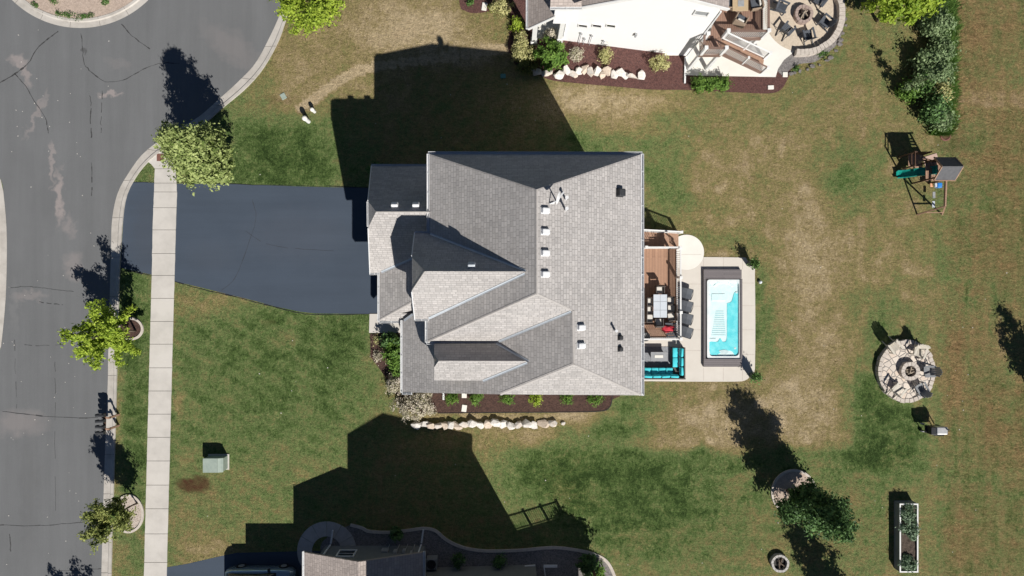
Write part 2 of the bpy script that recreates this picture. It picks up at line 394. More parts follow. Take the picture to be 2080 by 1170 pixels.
def smoothline(pts, n=6):
    """Catmull-Rom through 2D pixel points"""
    out = []
    q = [pts[0]]+list(pts)+[pts[-1]]
    for i in range(1, len(q)-2):
        p0, p1, p2, p3 = [Vector(a) for a in q[i-1:i+3]]
        for j in range(n):
            t = j/n
            out.append(.5*((2*p1)+(-p0+p2)*t+(2*p0-5*p1+4*p2-p3)*t*t+(-p0+3*p1-3*p2+p3)*t**3))
    out.append(Vector(q[-2])); return out
def resample(pts, n):
    d = [0]
    for a, b_ in zip(pts, pts[1:]): d.append(d[-1]+(Vector(b_)-Vector(a)).length)
    out = []; j = 0
    for i in range(n):
        t = d[-1]*i/(n-1)
        while j < len(pts)-2 and d[j+1] < t: j += 1
        s = (t-d[j])/max(d[j+1]-d[j], 1e-9); out.append(Vector(pts[j]).lerp(Vector(pts[j+1]), s))
    return out
def sheet(name, pts, z, m, jag=0, kind='structure'):
    mb = MB()
    q = []
    for i, p in enumerate(pts):
        jx = jag*(mnoise.noise(Vector((p[0]*.13, p[1]*.13, z*50)))); jy = jag*(mnoise.noise(Vector((p[1]*.13, p[0]*.13, 9+z*50))))
        q.append(P(p[0]+jx, p[1]+jy)+Vector((0, 0, z)))
    f = mb.poly(q); 
    bmesh.ops.triangulate(mb.b, faces=[f])
    return struct(name, mb, m, kind)
def ordinal(i): return ['first', 'second', 'third', 'fourth', 'fifth', 'sixth', 'seventh', 'eighth', 'ninth', 'tenth', 'eleventh', 'twelfth', 'thirteenth', 'fourteenth', 'fifteenth', 'sixteenth', 'seventeenth', 'eighteenth', 'nineteenth', 'twentieth', 'twenty-first', 'twenty-second', 'twenty-third'][i]
# ------------------------------------------------------------------ ground sheet with turf colour map
# (x, y, rx, ry, amount): how dried-out the turf is there
DRY = [(800, 60, 230, 70, .5), (880, 40, 60, 40, .2), (600, 160, 70, 60, .3), (700, 190, 110, 50, .22), (560, 210, 60, 30, .28), (980, 110, 80, 30, .3), (1000, 60, 60, 60, -.25),
       (1250, 212, 150, 26, .4), (1170, 190, 60, 20, .35), (1230, 260, 90, 25, .25), (1400, 340, 60, 40, .15), (1380, 260, 60, 60, -.2), (1340, 370, 40, 70, -.2),
       (1480, 330, 120, 70, .12), (1600, 330, 90, 90, .12), (1560, 420, 120, 50, .1), (1650, 460, 40, 110, .22), (1620, 560, 60, 60, .15), (1700, 500, 100, 60, .15),
       (1650, 640, 50, 110, .22), (1620, 850, 120, 100, .32), (1490, 850, 70, 60, .22), (1420, 850, 60, 50, .3), (1400, 905, 130, 18, .4), (1080, 885, 130, 22, .35), (1330, 850, 50, 60, .2),
       (1120, 845, 140, 10, .5), (940, 845, 60, 8, .3), (1000, 950, 60, 40, .1), (1100, 1010, 70, 50, .1),
       (500, 240, 90, 60, -.05), (580, 290, 110, 80, -.35), (600, 350, 120, 30, -.25), (480, 330, 30, 60, -.1), (530, 700, 170, 110, -.2), (450, 850, 120, 120, -.1), (400, 620, 60, 20, .3), (500, 600, 90, 18, .25), (400, 1060, 90, 60, .1), (420, 1120, 60, 25, .4),
       (700, 680, 60, 120, -.3), (640, 840, 160, 60, -.15), (365, 830, 8, 30, .35), (365, 690, 9, 25, .1),
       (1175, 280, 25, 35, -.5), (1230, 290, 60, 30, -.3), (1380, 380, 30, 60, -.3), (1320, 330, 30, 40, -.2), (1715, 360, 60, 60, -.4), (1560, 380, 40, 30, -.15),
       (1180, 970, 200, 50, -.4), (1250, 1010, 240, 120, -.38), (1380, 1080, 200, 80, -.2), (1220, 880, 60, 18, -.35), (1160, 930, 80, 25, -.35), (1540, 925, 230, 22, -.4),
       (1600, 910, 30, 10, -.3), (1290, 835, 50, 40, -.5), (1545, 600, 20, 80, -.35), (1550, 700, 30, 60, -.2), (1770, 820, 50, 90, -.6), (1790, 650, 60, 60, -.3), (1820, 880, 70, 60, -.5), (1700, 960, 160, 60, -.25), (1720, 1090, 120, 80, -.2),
       (1780, 240, 80, 60, .05), (1760, 400, 60, 60, .0), (1800, 560, 80, 60, .12), (1720, 700, 60, 40, .25), (1770, 130, 60, 80, -.05), (1730, 210, 70, 50, .1),
       (270, 640, 30, 60, -.2), (270, 850, 30, 260, -.3), (245, 1130, 20, 50, .2), (240, 850, 8, 120, .3), (285, 350, 20, 20, -.2), (345, 900, 8, 240, -.1),
       (2010, 195, 70, 26, .4), (2000, 212, 90, 8, .35), (1945, 100, 12, 200, .2), (1935, 800, 30, 130, .2), (2030, 690, 60, 60, .2), (1960, 700, 40, 80, .1)]
BRN = [(2010, 560, 110, 700, .62), (1940, 780, 50, 150, .25), (2010, 330, 80, 30, .2), (1990, 60, 70, 100, .2), (1950, 560, 30, 120, -.25), (2000, 620, 60, 60, -.25), (1960, 950, 60, 60, -.2),
       (1640, 1100, 80, 60, .35), (1450, 1120, 160, 70, .2), (1500, 1000, 60, 80, .22), (1720, 1020, 90, 90, .2), (1850, 930, 60, 60, .1), (800, 60, 200, 60, .08), (1850, 700, 60, 60, .08), (560, 700, 30, 30, .12), (430, 1000, 90, 60, .15), (1150, 1010, 50, 60, .2), (1260, 1110, 60, 40, .15), (1700, 100, 60, 90, .15), (1760, 300, 50, 60, .1), (600, 20, 60, 60, .1), (1880, 1100, 100, 100, .2)]
TRENCH = smoothline([(610, 222), (640, 200), (700, 157), (760, 136), (880, 120), (1000, 102), (1040, 97)], 6)
DIRT = [(392, 982, 24, 12), (572, 200, 22, 7), (1915, 285, 18, 14), (1945, 290, 30, 14), (545, 655, 9, 5)]
def turf(px, py):
    wx = px+14*mnoise.noise(Vector((px*.02, py*.02, 1))); wy = py+14*mnoise.noise(Vector((px*.02, py*.02, 5)))
    d = .50-.15*min(1, max(0, (800-wx)/120)); b = 0.
    if wx > 1900: d -= .22*min(1, (wx-1900)/20)
    for x, y, rx, ry, a in DRY:
        q = ((wx-x)/rx)**2+((wy-y)/ry)**2
        if q < 5: d += a*math.exp(-q*.9)
    for x, y, rx, ry, a in BRN:
        if x > 1900 and a > .5:
            b += (.58+.3*mnoise.noise(Vector((px*.012, py*.009, 7)))+.25*mnoise.noise(Vector((px*.05, py*.006, 9)))+.22*mnoise.noise(Vector((px*.01, py*.06, 11))))*min(1, max(0, (wx-1905)/28))*(.8 if py < 225 else 1)*(1 if py < 950 else .75)
        else:
            q = ((wx-x)/rx)**2+((wy-y)/ry)**2
            if q < 5: b += a*math.exp(-q*.9)
    # crisp edge of the dry square on the right of the main garden, mown stripes beyond it
    if 1560 < px < 1738 and 790 < py < 915: d += .10
    if px > 1915: d += .25*mnoise.noise(Vector((px*.09, py*.008, 3)))+.15*mnoise.noise(Vector((px*.012, py*.07, 13)))+(.12 if py < 222 else 0)*min(1, (px-1915)/25)
    if px < 780 and py > 600: d += .05*math.sin((px*.5-py)*.19+mnoise.noise(Vector((px*.01, py*.01, 2)))*2)
    elif px < 1900 and py > 900: d += .045*math.sin(py*.21+mnoise.noise(Vector((px*.01, py*.01, 2)))*1.5)
    elif px > 1735: d += .05*math.sin(px*.22)
    elif py < 330: d += .03*math.sin((px*.9+py)*.17)
    if 1380 < px < 1900 and 250 < py < 900: d += .5*max(0, mnoise.noise(Vector((px*.035, py*.03, 21)))-.12)
    t = 0.
    if 600 < px < 1050 and 80 < py < 230:
        m_ = min((Vector((px, py))-q).length for q in TRENCH)
        if m_ < 14: d += 1.1*max(0, 1-(m_/11)**2); b += .25*max(0, 1-m_/11)
    for x, y, rx, ry in DIRT:
        q = ((wx-x)/rx)**2+((wy-y)/ry)**2
        if q < 2.2: t = max(t, min(1, (2.2-q)*1.4)*(1.2 if y == 982 else .35)*(.6+.6*abs(mnoise.noise(Vector((px*.3, py*.3, 2))))))
    return d, b, t
xs = [-9000, -3000, -1200, -500, -200]+list(range(-60, 2141, 7))+[2300, 2700, 3500, 5500, 11000]
ys = [-9000, -3000, -1200, -500, -200]+list(range(-60, 1231, 7))+[1400, 1800, 2500, 4000, 10000]
me = bpy.data.meshes.new('ground'); nx, ny = len(xs), len(ys)
me.from_pydata([tuple(P(x, y)) for y in ys for x in xs], [], [(j*nx+i, (j+1)*nx+i, (j+1)*nx+i+1, j*nx+i+1) for j in range(ny-1) for i in range(nx-1)])
ca = me.color_attributes.new('turf', 'FLOAT_COLOR', 'POINT')
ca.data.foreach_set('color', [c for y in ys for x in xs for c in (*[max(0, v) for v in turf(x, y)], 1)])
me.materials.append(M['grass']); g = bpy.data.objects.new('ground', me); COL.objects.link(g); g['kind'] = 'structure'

# ------------------------------------------------------------------ road, kerbs, walks, drives
k_in = [(620, -260), (610, -100), (590, -40), (571, 20), (566, 36), (548, 75), (520, 127), (485, 165), (443, 203), (400, 240), (337, 277), (293, 310), (267, 343), (240, 390), (228, 445), (226, 500), (225, 532), (220, 720), (219, 780), (212, 960), (206, 1170), (198, 1500)]
k_out = [(645, -260), (634, -100), (612, -40), (592, 12), (583, 36), (566, 85), (535, 140), (500, 180), (455, 218), (412, 255), (345, 296), (303, 328), (277, 360), (258, 398), (250, 450), (247, 500), (245, 532), (239, 720), (238, 780), (232, 993), (227, 1170), (220, 1500)]
kin = resample(smoothline(k_in), 120); kout = resample(smoothline(k_out), 120)
left = smoothline([(-60, -260), (-200, -100), (-230, 80), (-120, 260), (-40, 320), (0, 362), (8, 400), (14, 480), (12, 600), (3, 700), (-8, 800), (-14, 1500)])
road = [tuple(p) for p in kin]+[tuple(p) for p in reversed(left)]
sheet('road', road, .006, M['asphalt'])
def kerb(name, a, b_, th=.012, back=.085):
    """gutter pan falling to the road plus a raised kerb head along the outer side"""
    mb = MB(); n = len(a)
    prof = [(0, .010), (.62, .016), (.72, back), (.99, back+.005), (1.0, .0)]
    rows = []
    for t, z in prof: rows.append([P(*(Vector(p).lerp(Vector(q), t)))+Vector((0, 0, z)) for p, q in zip(a, b_)])
    for r0, r1 in zip(rows, rows[1:]): mb.strip(r0, r1)
    return struct(name, mb, M['kerb'])
kerb('kerb', kin, kout)
l2 = resample(left, 80)
lo2 = []
for i, p in enumerate(l2):
    t = (l2[min(i+1, 79)]-l2[max(i-1, 0)]).normalized(); lo2.append(p+Vector((t.y, -t.x))*-1*-22 if False else p+Vector((-t.y, t.x))*22)
# outward = away from the road
if (lo2[40]-Vector((300, 500))).length < (l2[40]-Vector((300, 500))).length: lo2 = [p*2-q for p, q in zip(l2, lo2)]
kerb('kerb', l2, lo2)
isl_c = (163, -140)
ra = [Vector((isl_c[0]+197*math.cos(t*math.pi/60), isl_c[1]+197*math.sin(t*math.pi/60))) for t in range(121)]
rb = [Vector((isl_c[0]+179*math.cos(t*math.pi/60), isl_c[1]+179*math.sin(t*math.pi/60))) for t in range(121)]
kerb('kerb', ra, rb)
sheet('island_gravel', [tuple(Vector(isl_c)+(p-Vector(isl_c))*.999) for p in rb[:-1]], .05, M['gravel_tan'])
# joints across the kerb
mb = MB()
for i in range(3, 118, 5):
    a, b_ = P(*kin[i]), P(*kout[i]); mb.beam(a+Vector((0, 0, .017)), a.lerp(b_, .62)+Vector((0, 0, .018)), .022, .006); mb.beam(a.lerp(b_, .72)+Vector((0, 0, .087)), b_+Vector((0, 0, .090)), .022, .008)
for i in range(2, 118, 6):
    a, b_ = P(*ra[i]), P(*rb[i]); mb.beam(a+Vector((0, 0, .017)), a.lerp(b_, .62)+Vector((0, 0, .018)), .022, .006); mb.beam(a.lerp(b_, .72)+Vector((0, 0, .087)), b_+Vector((0, 0, .09)), .022, .008)
struct('kerb_joints', mb, M['joint'])
# sealed cracks in the road
mb = MB()
def crack(pts, w_, zz=.0095, gap=0):
    q = smoothline(pts, 5)
    prev = None; off = 0
    for i in range(len(q)-1):
        if gap and (i % gap) == gap-1: continue
        a, b_ = q[i], q[i+1]
        j = Vector((mnoise.noise(Vector((a.x*.3, a.y*.3, 0))), mnoise.noise(Vector((a.y*.3, a.x*.3, 4)))))*1.6
        j2 = Vector((mnoise.noise(Vector((b_.x*.3, b_.y*.3, 0))), mnoise.noise(Vector((b_.y*.3, b_.x*.3, 4)))))*1.6
        ww = w_*(.5+abs(mnoise.noise(Vector((a.x*.11, a.y*.13, 3))))*1.8)
        A, B = P(*(a+j)), P(*(b_+j2)); t = (B-A).normalized(); n_ = Vector((-t.y, t.x, 0))*ww/2
        z_ = Vector((0, 0, zz)); mb.poly([A-n_+z_, B-n_+z_, B+n_+z_, A+n_+z_])
crack([(0, 168), (30, 150), (58, 128), (75, 100), (100, 77), (118, 64)], .07)
crack([(30, 150), (50, 172), (70, 205), (92, 240), (98, 270)], .05)
crack([(165, 68), (168, 100), (172, 130), (190, 150), (212, 166)], .05)
crack([(247, 48), (268, 72), (305, 100)], .055); crack([(212, 167), (250, 163), (290, 142), (330, 128), (365, 130)], .04)
crack([(208, 185), (207, 215), (205, 250), (206, 270)], .05, gap=4); crack([(183, 195), (185, 215), (184, 245), (186, 280)], .07, gap=6)
crack([(186, 330), (187, 380), (186, 400)], .05, gap=5); crack([(22, 585), (50, 582), (80, 584), (110, 588), (150, 592)], .045)
crack([(80, 613), (105, 617), (128, 619)], .05, gap=3); crack([(5, 836), (60, 842), (130, 848), (200, 848)], .055)
crack([(0, 1066), (60, 1068), (110, 1066), (150, 1062), (205, 1060)], .045); crack([(50, 700), (80, 702), (130, 700)], .035, gap=4)
crack([(30, 690), (32, 760), (34, 830)], .03, gap=3); crack([(112, 735), (113, 800), (112, 900), (113, 1060)], .025, gap=3); crack([(20, 1085), (22, 1120)], .07)
crack([(120, 1160), (160, 1158), (205, 1155)], .035)
struct('road_cracks', mb, mat('crack_tar', (.035, .035, .037), (.07, .07, .07), 6, .8))
mb = MB()
crack([(512, 405), (520, 440), (510, 480), (480, 560), (450, 590)], .03); crack([(500, 470), (540, 495), (600, 505), (690, 510)], .025, gap=5)
struct('drive_cracks', mb, mat('drive_crack', (.035, .037, .045), (.045, .047, .055), 6, .9))
# driveway and its apron
sheet('driveway', [(258, 372), (272, 369), (300, 371), (360, 373), (480, 375), (640, 379), (760, 382), (860, 382), (860, 637), (767, 637), (700, 637), (640, 636), (610, 634), (560, 622), (520, 612), (470, 599), (410, 585), (356, 571), (309, 558), (262, 548), (245, 544), (247, 500), (251, 440)], .0055, M['driveway'], 1.2)
sheet('driveway', [(296, 1170), (338, 1152), (380, 1145), (440, 1131), (480, 1122), (620, 1120), (700, 1120), (700, 1420), (290, 1420), (227, 1200)], .0052, M['driveway'], 1.5)
# black edge where the drive was sealed
mb = MB()
crack([(356, 572), (410, 587), (470, 601), (520, 614), (560, 624), (610, 636), (640, 638), (767, 638.5)], .07, .008); crack([(258, 371), (300, 370), (480, 374), (640, 378), (760, 381)], .045, .008)
crack([(258, 549), (309, 560)], .06, .008)
struct('drive_edge', mb, mat('sealer_edge', (.012, .013, .016), (.02, .02, .024), 6, .7))
# sidewalk in separate slabs
mb = MB(); md = MB()
def sw(y):
    l = np.interp(y, [300, 327, 343, 390, 450, 559, 740, 1170, 1500], [318, 303, 315, 313.5, 311, 309, 304, 293, 285])
    r = np.interp(y, [300, 343, 390, 450, 559, 740, 1170, 1500], [338, 357, 360, 358, 355, 350, 339, 331]); return l, r
jy = [343, 372, 390, 422, 467, 515, 559.5, 606, 653, 699, 747, 794, 841, 888, 936, 985, 1033, 1084, 1142, 1190, 1240, 1290, 1340, 1400]
for a, b_ in zip(jy, jy[1:]):
    n_ = 4; lf = []; rt = []
    for i in range(n_+1):
        y = a+.45+(b_-a-.9)*i/n_; l, r = sw(y)
        lf.append(P(l+.7*mnoise.noise(Vector((y*.1, 0, 0))), y)+Vector((0, 0, .04))); rt.append(P(r+.7*mnoise.noise(Vector((y*.1, 5, 0))), y)+Vector((0, 0, .04)))
    mb.strip(lf, rt, .035)
mb.poly([P(x, y)+Vector((0, 0, .04)) for x, y in [(315, 342.6), (308, 334), (300, 328), (322, 309), (334, 301), (345, 305), (357, 318), (357, 342.6)]], .035)
struct('sidewalk', mb, M['concrete'])
lf = [P(sw(y)[0]+.6, y)+Vector((0, 0, .0155)) for y in range(344, 1400, 8)]; rt = [P(sw(y)[1]-.6, y)+Vector((0, 0, .0155)) for y in range(344, 1400, 8)]
md.strip(lf, rt); struct('sidewalk_base', md, M['joint'])
mb = MB(); mb.box(P(326, 320)+Vector((0, 0, .046)), (.45, .5, .012)); tag(obj('tactile_plate', mb, M['rust']), 'rust red tactile plate at the kerb end of the sidewalk', 'tactile plate')
# ------------------------------------------------------------------ beds, patios (ground finishes)
sheet('mulch_bed', smoothline([(752, 678), (830, 678), (860, 700), (880, 790), (1000, 800), (1243, 800), (1243, 812), (1238, 826), (1220, 834), (1150, 836), (1000, 837), (890, 838), (840, 838), (805, 800), (783, 766), (768, 745), (753, 725)], 4), .03, M['mulch'])
sheet('front_walk', [(751, 637.5), (822, 637.5), (822, 676), (750, 676)], .05, M['concrete'])
sheet('mulch_bed', smoothline([(930, -60), (934, 10), (945, 22), (965, 27), (1030, 24), (1035, 60), (1032, 100), (1050, 135), (1090, 150), (1120, 163), (1180, 170), (1250, 176), (1320, 182), (1400, 183), (1450, 186), (1500, 188), (1560, 190), (1585, 183), (1600, 160), (1606, 140), (1612, 120), (1590, 80), (1480, -20), (1300, -60)], 4), .02, M['mulch_red'])
sheet('gravel_bed', smoothline([(1606, 140), (1625, 130), (1655, 126), (1680, 108), (1700, 90), (1712, 60), (1716, 20), (1705, -30), (1690, -40), (1690, 40), (1660, 90), (1610, 108), (1585, 112), (1578, 140), (1590, 155)], 4), .024, M['gravel_dark'])
sheet('patio', [(1350, 113), (1393, 113), (1393, 153), (1420, 154), (1575, 157), (1580, 140), (1592, 122), (1610, 108), (1640, 60), (1600, -60), (1350, -60)], .04, M['pad'])
mb = MB(); c = P(1626, 32); mb.b = bmesh.new(); bmesh.ops.create_circle(mb.b, cap_ends=True, segments=64, radius=2.45, matrix=Matrix.Translation(c+Vector((0, 0, .052))))
struct('fire_pit_floor', mb, M['sand'])
sheet('patio', smoothline([(1240, 520), (1250, 524), (1300, 522.5), (1400, 522), (1500, 523), (1515, 524), (1520, 533), (1532, 540), (1533, 560), (1534, 650), (1533, 750), (1528, 757), (1522, 766), (1512, 773), (1490, 775), (1400, 775), (1300, 774), (1240, 774)], 2), .03, M['patio'])
c = P(1394, 512.5); mb = MB(); bmesh.ops.create_circle(mb.b, cap_ends=True, segments=64, radius=1.19, matrix=Matrix.Translation(c+Vector((0, 0, .042)))); struct('stair_pad', mb, M['pad'])
mb = MB()
for y in (577, 622, 670, 712): mb.box(P(1404, y)+Vector((0, 0, .032)), (1.6, .016, .008))
for y in (575, 621, 670, 720): mb.box(P(1519, y)+Vector((0, 0, .032)), (.86, .016, .008))
for x in (1429, 1469, 1508): mb.box(P(x, 535)+Vector((0, 0, .032)), (.016, .8, .008)); mb.box(P(x, 760)+Vector((0, 0, .032)), (.016, .86, .008))
mb.box(P(1400, 517)+Vector((0, 0, .044)), (1.6, .016, .008)); 
struct('patio_joints', mb, mat('patio_joint', (.5, .44, .39), (.46, .4, .36), 5, .9))
# bottom house ground finishes
mb = MB()
C0 = P(664, 1119)
def arc(r, a0, a1, n, z): return [C0+Vector((r/S*math.cos(R(a0+(a1-a0)*i/n)), r/S*math.sin(R(a0+(a1-a0)*i/n)), z)) for i in range(n+1)]
for a in range(-30, 210, 30): mb.strip(arc(60, a+.4, a+29.6, 6, .04), arc(30, a+.4, a+29.6, 6, .04), .03)
struct('curved_walk', mb, M['concrete_dark'])
sheet('gravel_bed', smoothline([(655, 1140), (655, 1100), (712, 1066), (735, 1072), (750, 1079), (790, 1081), (830, 1077), (862, 1073), (885, 1078), (905, 1095), (930, 1108), (960, 1116), (1000, 1119), (1060, 1117), (1120, 1112), (1165, 1116), (1205, 1125), (1232, 1140), (1248, 1170), (1262, 1220), (1240, 1400), (655, 1400)], 4), .012, M['gravel_dark'])
edge = smoothline([(712, 1066), (735, 1072), (750, 1079), (790, 1081), (830, 1077), (862, 1073), (885, 1078), (905, 1095), (930, 1108), (960, 1116), (1000, 1119), (1060, 1117), (1120, 1112), (1165, 1116), (1205, 1125), (1232, 1140), (1248, 1170), (1262, 1220)], 6)
def edging(name, pts, wpx, m, z=.07, closed=False):
    mb = MB(); a = []; b_ = []; n_ = len(pts)
    for i in range(n_):
        p = Vector(pts[i]); q = Vector(pts[(i+1) % n_ if closed else min(i+1, n_-1)]); o = Vector(pts[i-1 if closed or i else 0]); t = (q-o).normalized(); nn = Vector((-t.y, t.x))*wpx/2
        a.append(P(*(p+nn))+Vector((0, 0, z))); b_.append(P(*(p-nn))+Vector((0, 0, z)))
    if closed: a.append(a[0]); b_.append(b_[0])
    mb.strip(a, b_, z); return struct(name, mb, m)
edging('bed_edging', edge, 6, M['block'], .06)
edging('bed_edging', smoothline([(1243, 803), (1243, 812), (1238, 827), (1220, 835), (1150, 837), (1000, 838), (890, 839)], 5), 1.2, M['dark'], .05)
def ring_edge(cx, cy, rx, ry, wpx, m, z=.08):
    return edging('bed_edging', [(cx+rx*math.cos(t*math.pi/24), cy+ry*math.sin(t*math.pi/24)) for t in range(48)], wpx, m, z, True)
def ring_fill(name, cx, cy, rx, ry, m, z):
    return sheet(name, [(cx+rx*math.cos(t*math.pi/24), cy+ry*math.sin(t*math.pi/24)) for t in range(48)], z, m)
for cx, cy, rx, ry, mm in ((262, 1043, 29, 37, 'gravel_pale'), (266, 668, 24, 21, 'mulch'), (1612, 1000, 44, 45, 'gravel_tan')):
    ring_fill('gravel_bed' if mm != 'mulch' else 'mulch_bed', cx, cy, rx-2, ry-2, M[mm], .03); ring_edge(cx, cy, rx, ry, 4.5, M['block'], .09)
# ------------------------------------------------------------------ the big house
def uvslab(mb, pts, th=.2):
    """roof face with shingle courses running along its contour lines"""
    if mb.uv is None: mb.uv = mb.b.loops.layers.uv.new('UVMap')
    f = mb.poly(pts, th); f.normal_update(); n = f.normal
    up = Vector((0, 0, 1))-n*n.z
    up = up.normalized() if up.length > 1e-3 else Vector((0, 1, 0)); al = up.cross(n)
    for l in f.loops: l[mb.uv].uv = (l.vert.co.dot(al), l.vert.co.dot(up))
def face(mb, pl, pix, th=.2): uvslab(mb, [pl.at(*p) for p in pix], th)
def minz(planes, p, drop=.22): return min(pl.z(p.x, p.y) for pl in planes)-drop
def walls(mb, foot, planes, z0=0., drop=.22, n=8):
    """walls from z0 up to the underside of the given roof planes round a footprint in metres"""
    q = [Vector((a, b_, 0)) for a, b_ in foot]
    for a, b_ in zip(q, q[1:]+q[:1]):
        for i in range(n):
            c, d = a.lerp(b_, i/n), a.lerp(b_, (i+1)/n)
            mb.poly([(c.x, c.y, z0), (d.x, d.y, z0), (d.x, d.y, minz(planes, d, drop)), (c.x, c.y, minz(planes, c, drop))])
def tf(l): return [(x/S, -y/S) for x, y in l]
def gutter(mb, a, b_, w_=.13, side=None, h=.13):
    """a trough along an eave from a to b, hung just outside it"""
    d = (b_-a).normalized(); n_ = Vector((-d.y, d.x, 0)).normalized()
    if side is not None and n_.dot(side) < 0: n_ = -n_
    o = n_*(w_/2+.003)-Vector((0, 0, .045)); A, B = a+o, b_+o
    mb.beam(A-Vector((0, 0, h/2)), B-Vector((0, 0, h/2)), w_, .02)
    mb.beam(A+n_*(w_/2-.01), B+n_*(w_/2-.01), .02, h); mb.beam(A-n_*(w_/2-.01), B-n_*(w_/2-.01), .02, h)
    k = max(2, int((B-A).length/.9))
    for i in range(k+1):
        c = A.lerp(B, i/k); mb.beam(c-n_*w_/2+Vector((0, 0, .05)), c+n_*w_/2+Vector((0, 0, .05)), .03, .015)
def ribbon(mb, a, b_, p1, p2, fn, w_=2.5, lift=.015, n=6, th=0):
    """narrow strip lying over a valley (fn=max) or a hip (fn=min) of two roof planes"""
    a, b_ = Vector(a), Vector(b_); t = (b_-a).normalized(); nn = Vector((-t.y, t.x))
    rows = []
    for off in (-w_, 0, w_):
        row = []
        for i in range(n+1):
            p = a.lerp(b_, i/n)+nn*off; q = [pl.at(*p) for pl in (p1, p2)]
            row.append((max if fn == 'max' else min)(q, key=lambda v: v.z)+Vector((0, 0, lift)))
        rows.append(row)
    mb.strip(rows[0], rows[1], th); mb.strip(rows[1], rows[2], th)
def window(parent, c, wd, ht, axis, out, m_frame='white', slide=True, name='window'):
    """axis 'x' = window in a wall running along x; out = +1/-1 which way it faces"""
    f = MB(); d = .07
    for s in (-1, 1):
        if axis == 'x':
            f.box((c[0]+s*wd/2, c[1]+out*d/2, c[2]), (.09, d, ht+.18)); f.box((c[0], c[1]+out*d/2, c[2]+s*(ht/2+.045)), (wd-.09, d-.01, .09))
        else:
            f.box((c[0]+out*d/2, c[1]+s*wd/2, c[2]), (d, .09, ht+.18)); f.box((c[0]+out*d/2, c[1], c[2]+s*(ht/2+.045)), (d-.01, wd-.09, .09))
    if slide:
        f.box((c[0]+(out*.02 if axis != 'x' else 0), c[1]+(out*.02 if axis == 'x' else 0), c[2]), ((wd-.09, .03, .04) if axis == 'x' else (.03, wd-.09, .04)))
    fo = obj(name, f, M[m_frame], parent)
    p = MB(); p.box((c[0]+(out*.012 if axis != 'x' else 0), c[1]+(out*.012 if axis == 'x' else 0), c[2]), ((wd-.09, .02, ht) if axis == 'x' else (.02, wd-.09, ht)))
    obj('pane', p, M['glass'], fo)
    return fo
AW = Plane(.305-.000488*34.75, .000488, 0); AE = Plane(.305+.000478*34.75, -.000478, 0)
AN = Plane(.2245+.001143*209.4, 0, .001143); AS = Plane(.305+.001065*8.3, 0, -.001065)
BW = Plane(.2792-.000488*88.7, .000488, 0); BS = Plane(.2792+.00096*111.7, 0, -.00096)
CN = Plane(.299+.0012*23.3, 0, .0012); CS = Plane(.299-.00103*23.3, 0, -.00103); CC = Plane(.299+.0012*124.8, .0012, 0)
EN = Plane(.2488-.001*111.9, 0, .001); ES = Plane(.2488+.000997*111.9, 0, -.000997); EC = Plane(.2488+.0016*112.7, .0016, 0)
DN = Plane(.226+.000963*120, 0, .000963); DS = Plane(.226-.000963*120, 0, -.000963); DC = Plane(.226+.0011*213.6, .0011, 0)
FW = Plane(.137+.00036*231.3, .00036, 0); FS = Plane(.137+.0007*56, 0, -.0007)
house = thing('house', 'large two-storey house with grey shingle hip and gable roofs in the middle of the lot', 'house', (0, 0, 0))
mb = MB()
face(mb, AW, [(1090, 384.5), (872, 313), (872, 473), (870, 560), (868, 695), (1090, 597)])
face(mb, AE, [(1090, 384.5), (1302, 313.5), (1302.5, 803), (1165, 740), (1163, 631), (1090, 597)])
face(mb, AN, [(872, 313), (1302, 313.5), (1090, 384.5)])
face(mb, AS, [(1090, 597), (1163, 631), (1005, 696), (868, 695)])
face(mb, BW, [(1163, 631), (1165, 740), (1014, 801), (818, 797), (818, 652), (838, 640), (850, 630), (1000, 665), (1016, 688)])
face(mb, BS, [(1165, 740), (1302.5, 803), (1014, 801)])
main_roof = obj('main_roof', mb, M['shingle'], house)
mb = MB()
ribbon(mb, (1090, 384.5), (1090, 597), AW, AE, 'min'); ribbon(mb, (1164, 631), (1165, 740), BW, AE, 'min')
ribbon(mb, (873, 313.5), (1090, 384.5), AW, AN, 'min', 2); ribbon(mb, (1090, 384.5), (1301, 314), AE, AN, 'min', 2)
ribbon(mb, (869, 694.5), (1090, 597), AW, AS, 'min', 3.2); ribbon(mb, (1090, 597), (1163, 631), AE, AS, 'min', 2)
ribbon(mb, (1165, 740), (1301, 802.5), AE, BS, 'min', 2); ribbon(mb, (1165, 740), (1016, 800.5), BW, BS, 'min', 3.2)
obj('ridge_cap', mb, M['ridge'], main_roof)
mb = MB(); face(mb, CN, [(1070, 551.5), (863, 551), (837, 522), (843, 473), (871, 473), (880, 478)]); face(mb, CS, [(863, 551), (1070, 551.5), (878, 646), (869, 648), (843, 648), (837, 590)]); face(mb, CC, [(863, 551), (837, 590), (837, 522)])
cr = obj('gable_roof', mb, M['shingle'], house)
mb = MB(); ribbon(mb, (863, 551), (1062, 551), CN, CS, 'min', 2); ribbon(mb, (863, 551), (838, 524), CN, CC, 'min', 1.8); ribbon(mb, (863, 551), (838, 588), CS, CC, 'min', 1.8); obj('ridge_cap', mb, M['ridge'], cr)
mb = MB(); face(mb, EN, [(1073, 733.5), (891, 733), (882, 720), (882, 698), (1010, 697)]); face(mb, ES, [(891, 733), (1073, 733.5), (980, 773), (882, 772.5), (882, 746)]); face(mb, EC, [(891, 733), (882, 746), (882, 720)])
er = obj('dormer_roof', mb, M['shingle'], house)
mb = MB(); ribbon(mb, (891, 733), (1068, 733.5), EN, ES, 'min', 1.8); obj('ridge_cap', mb, M['ridge'], er)
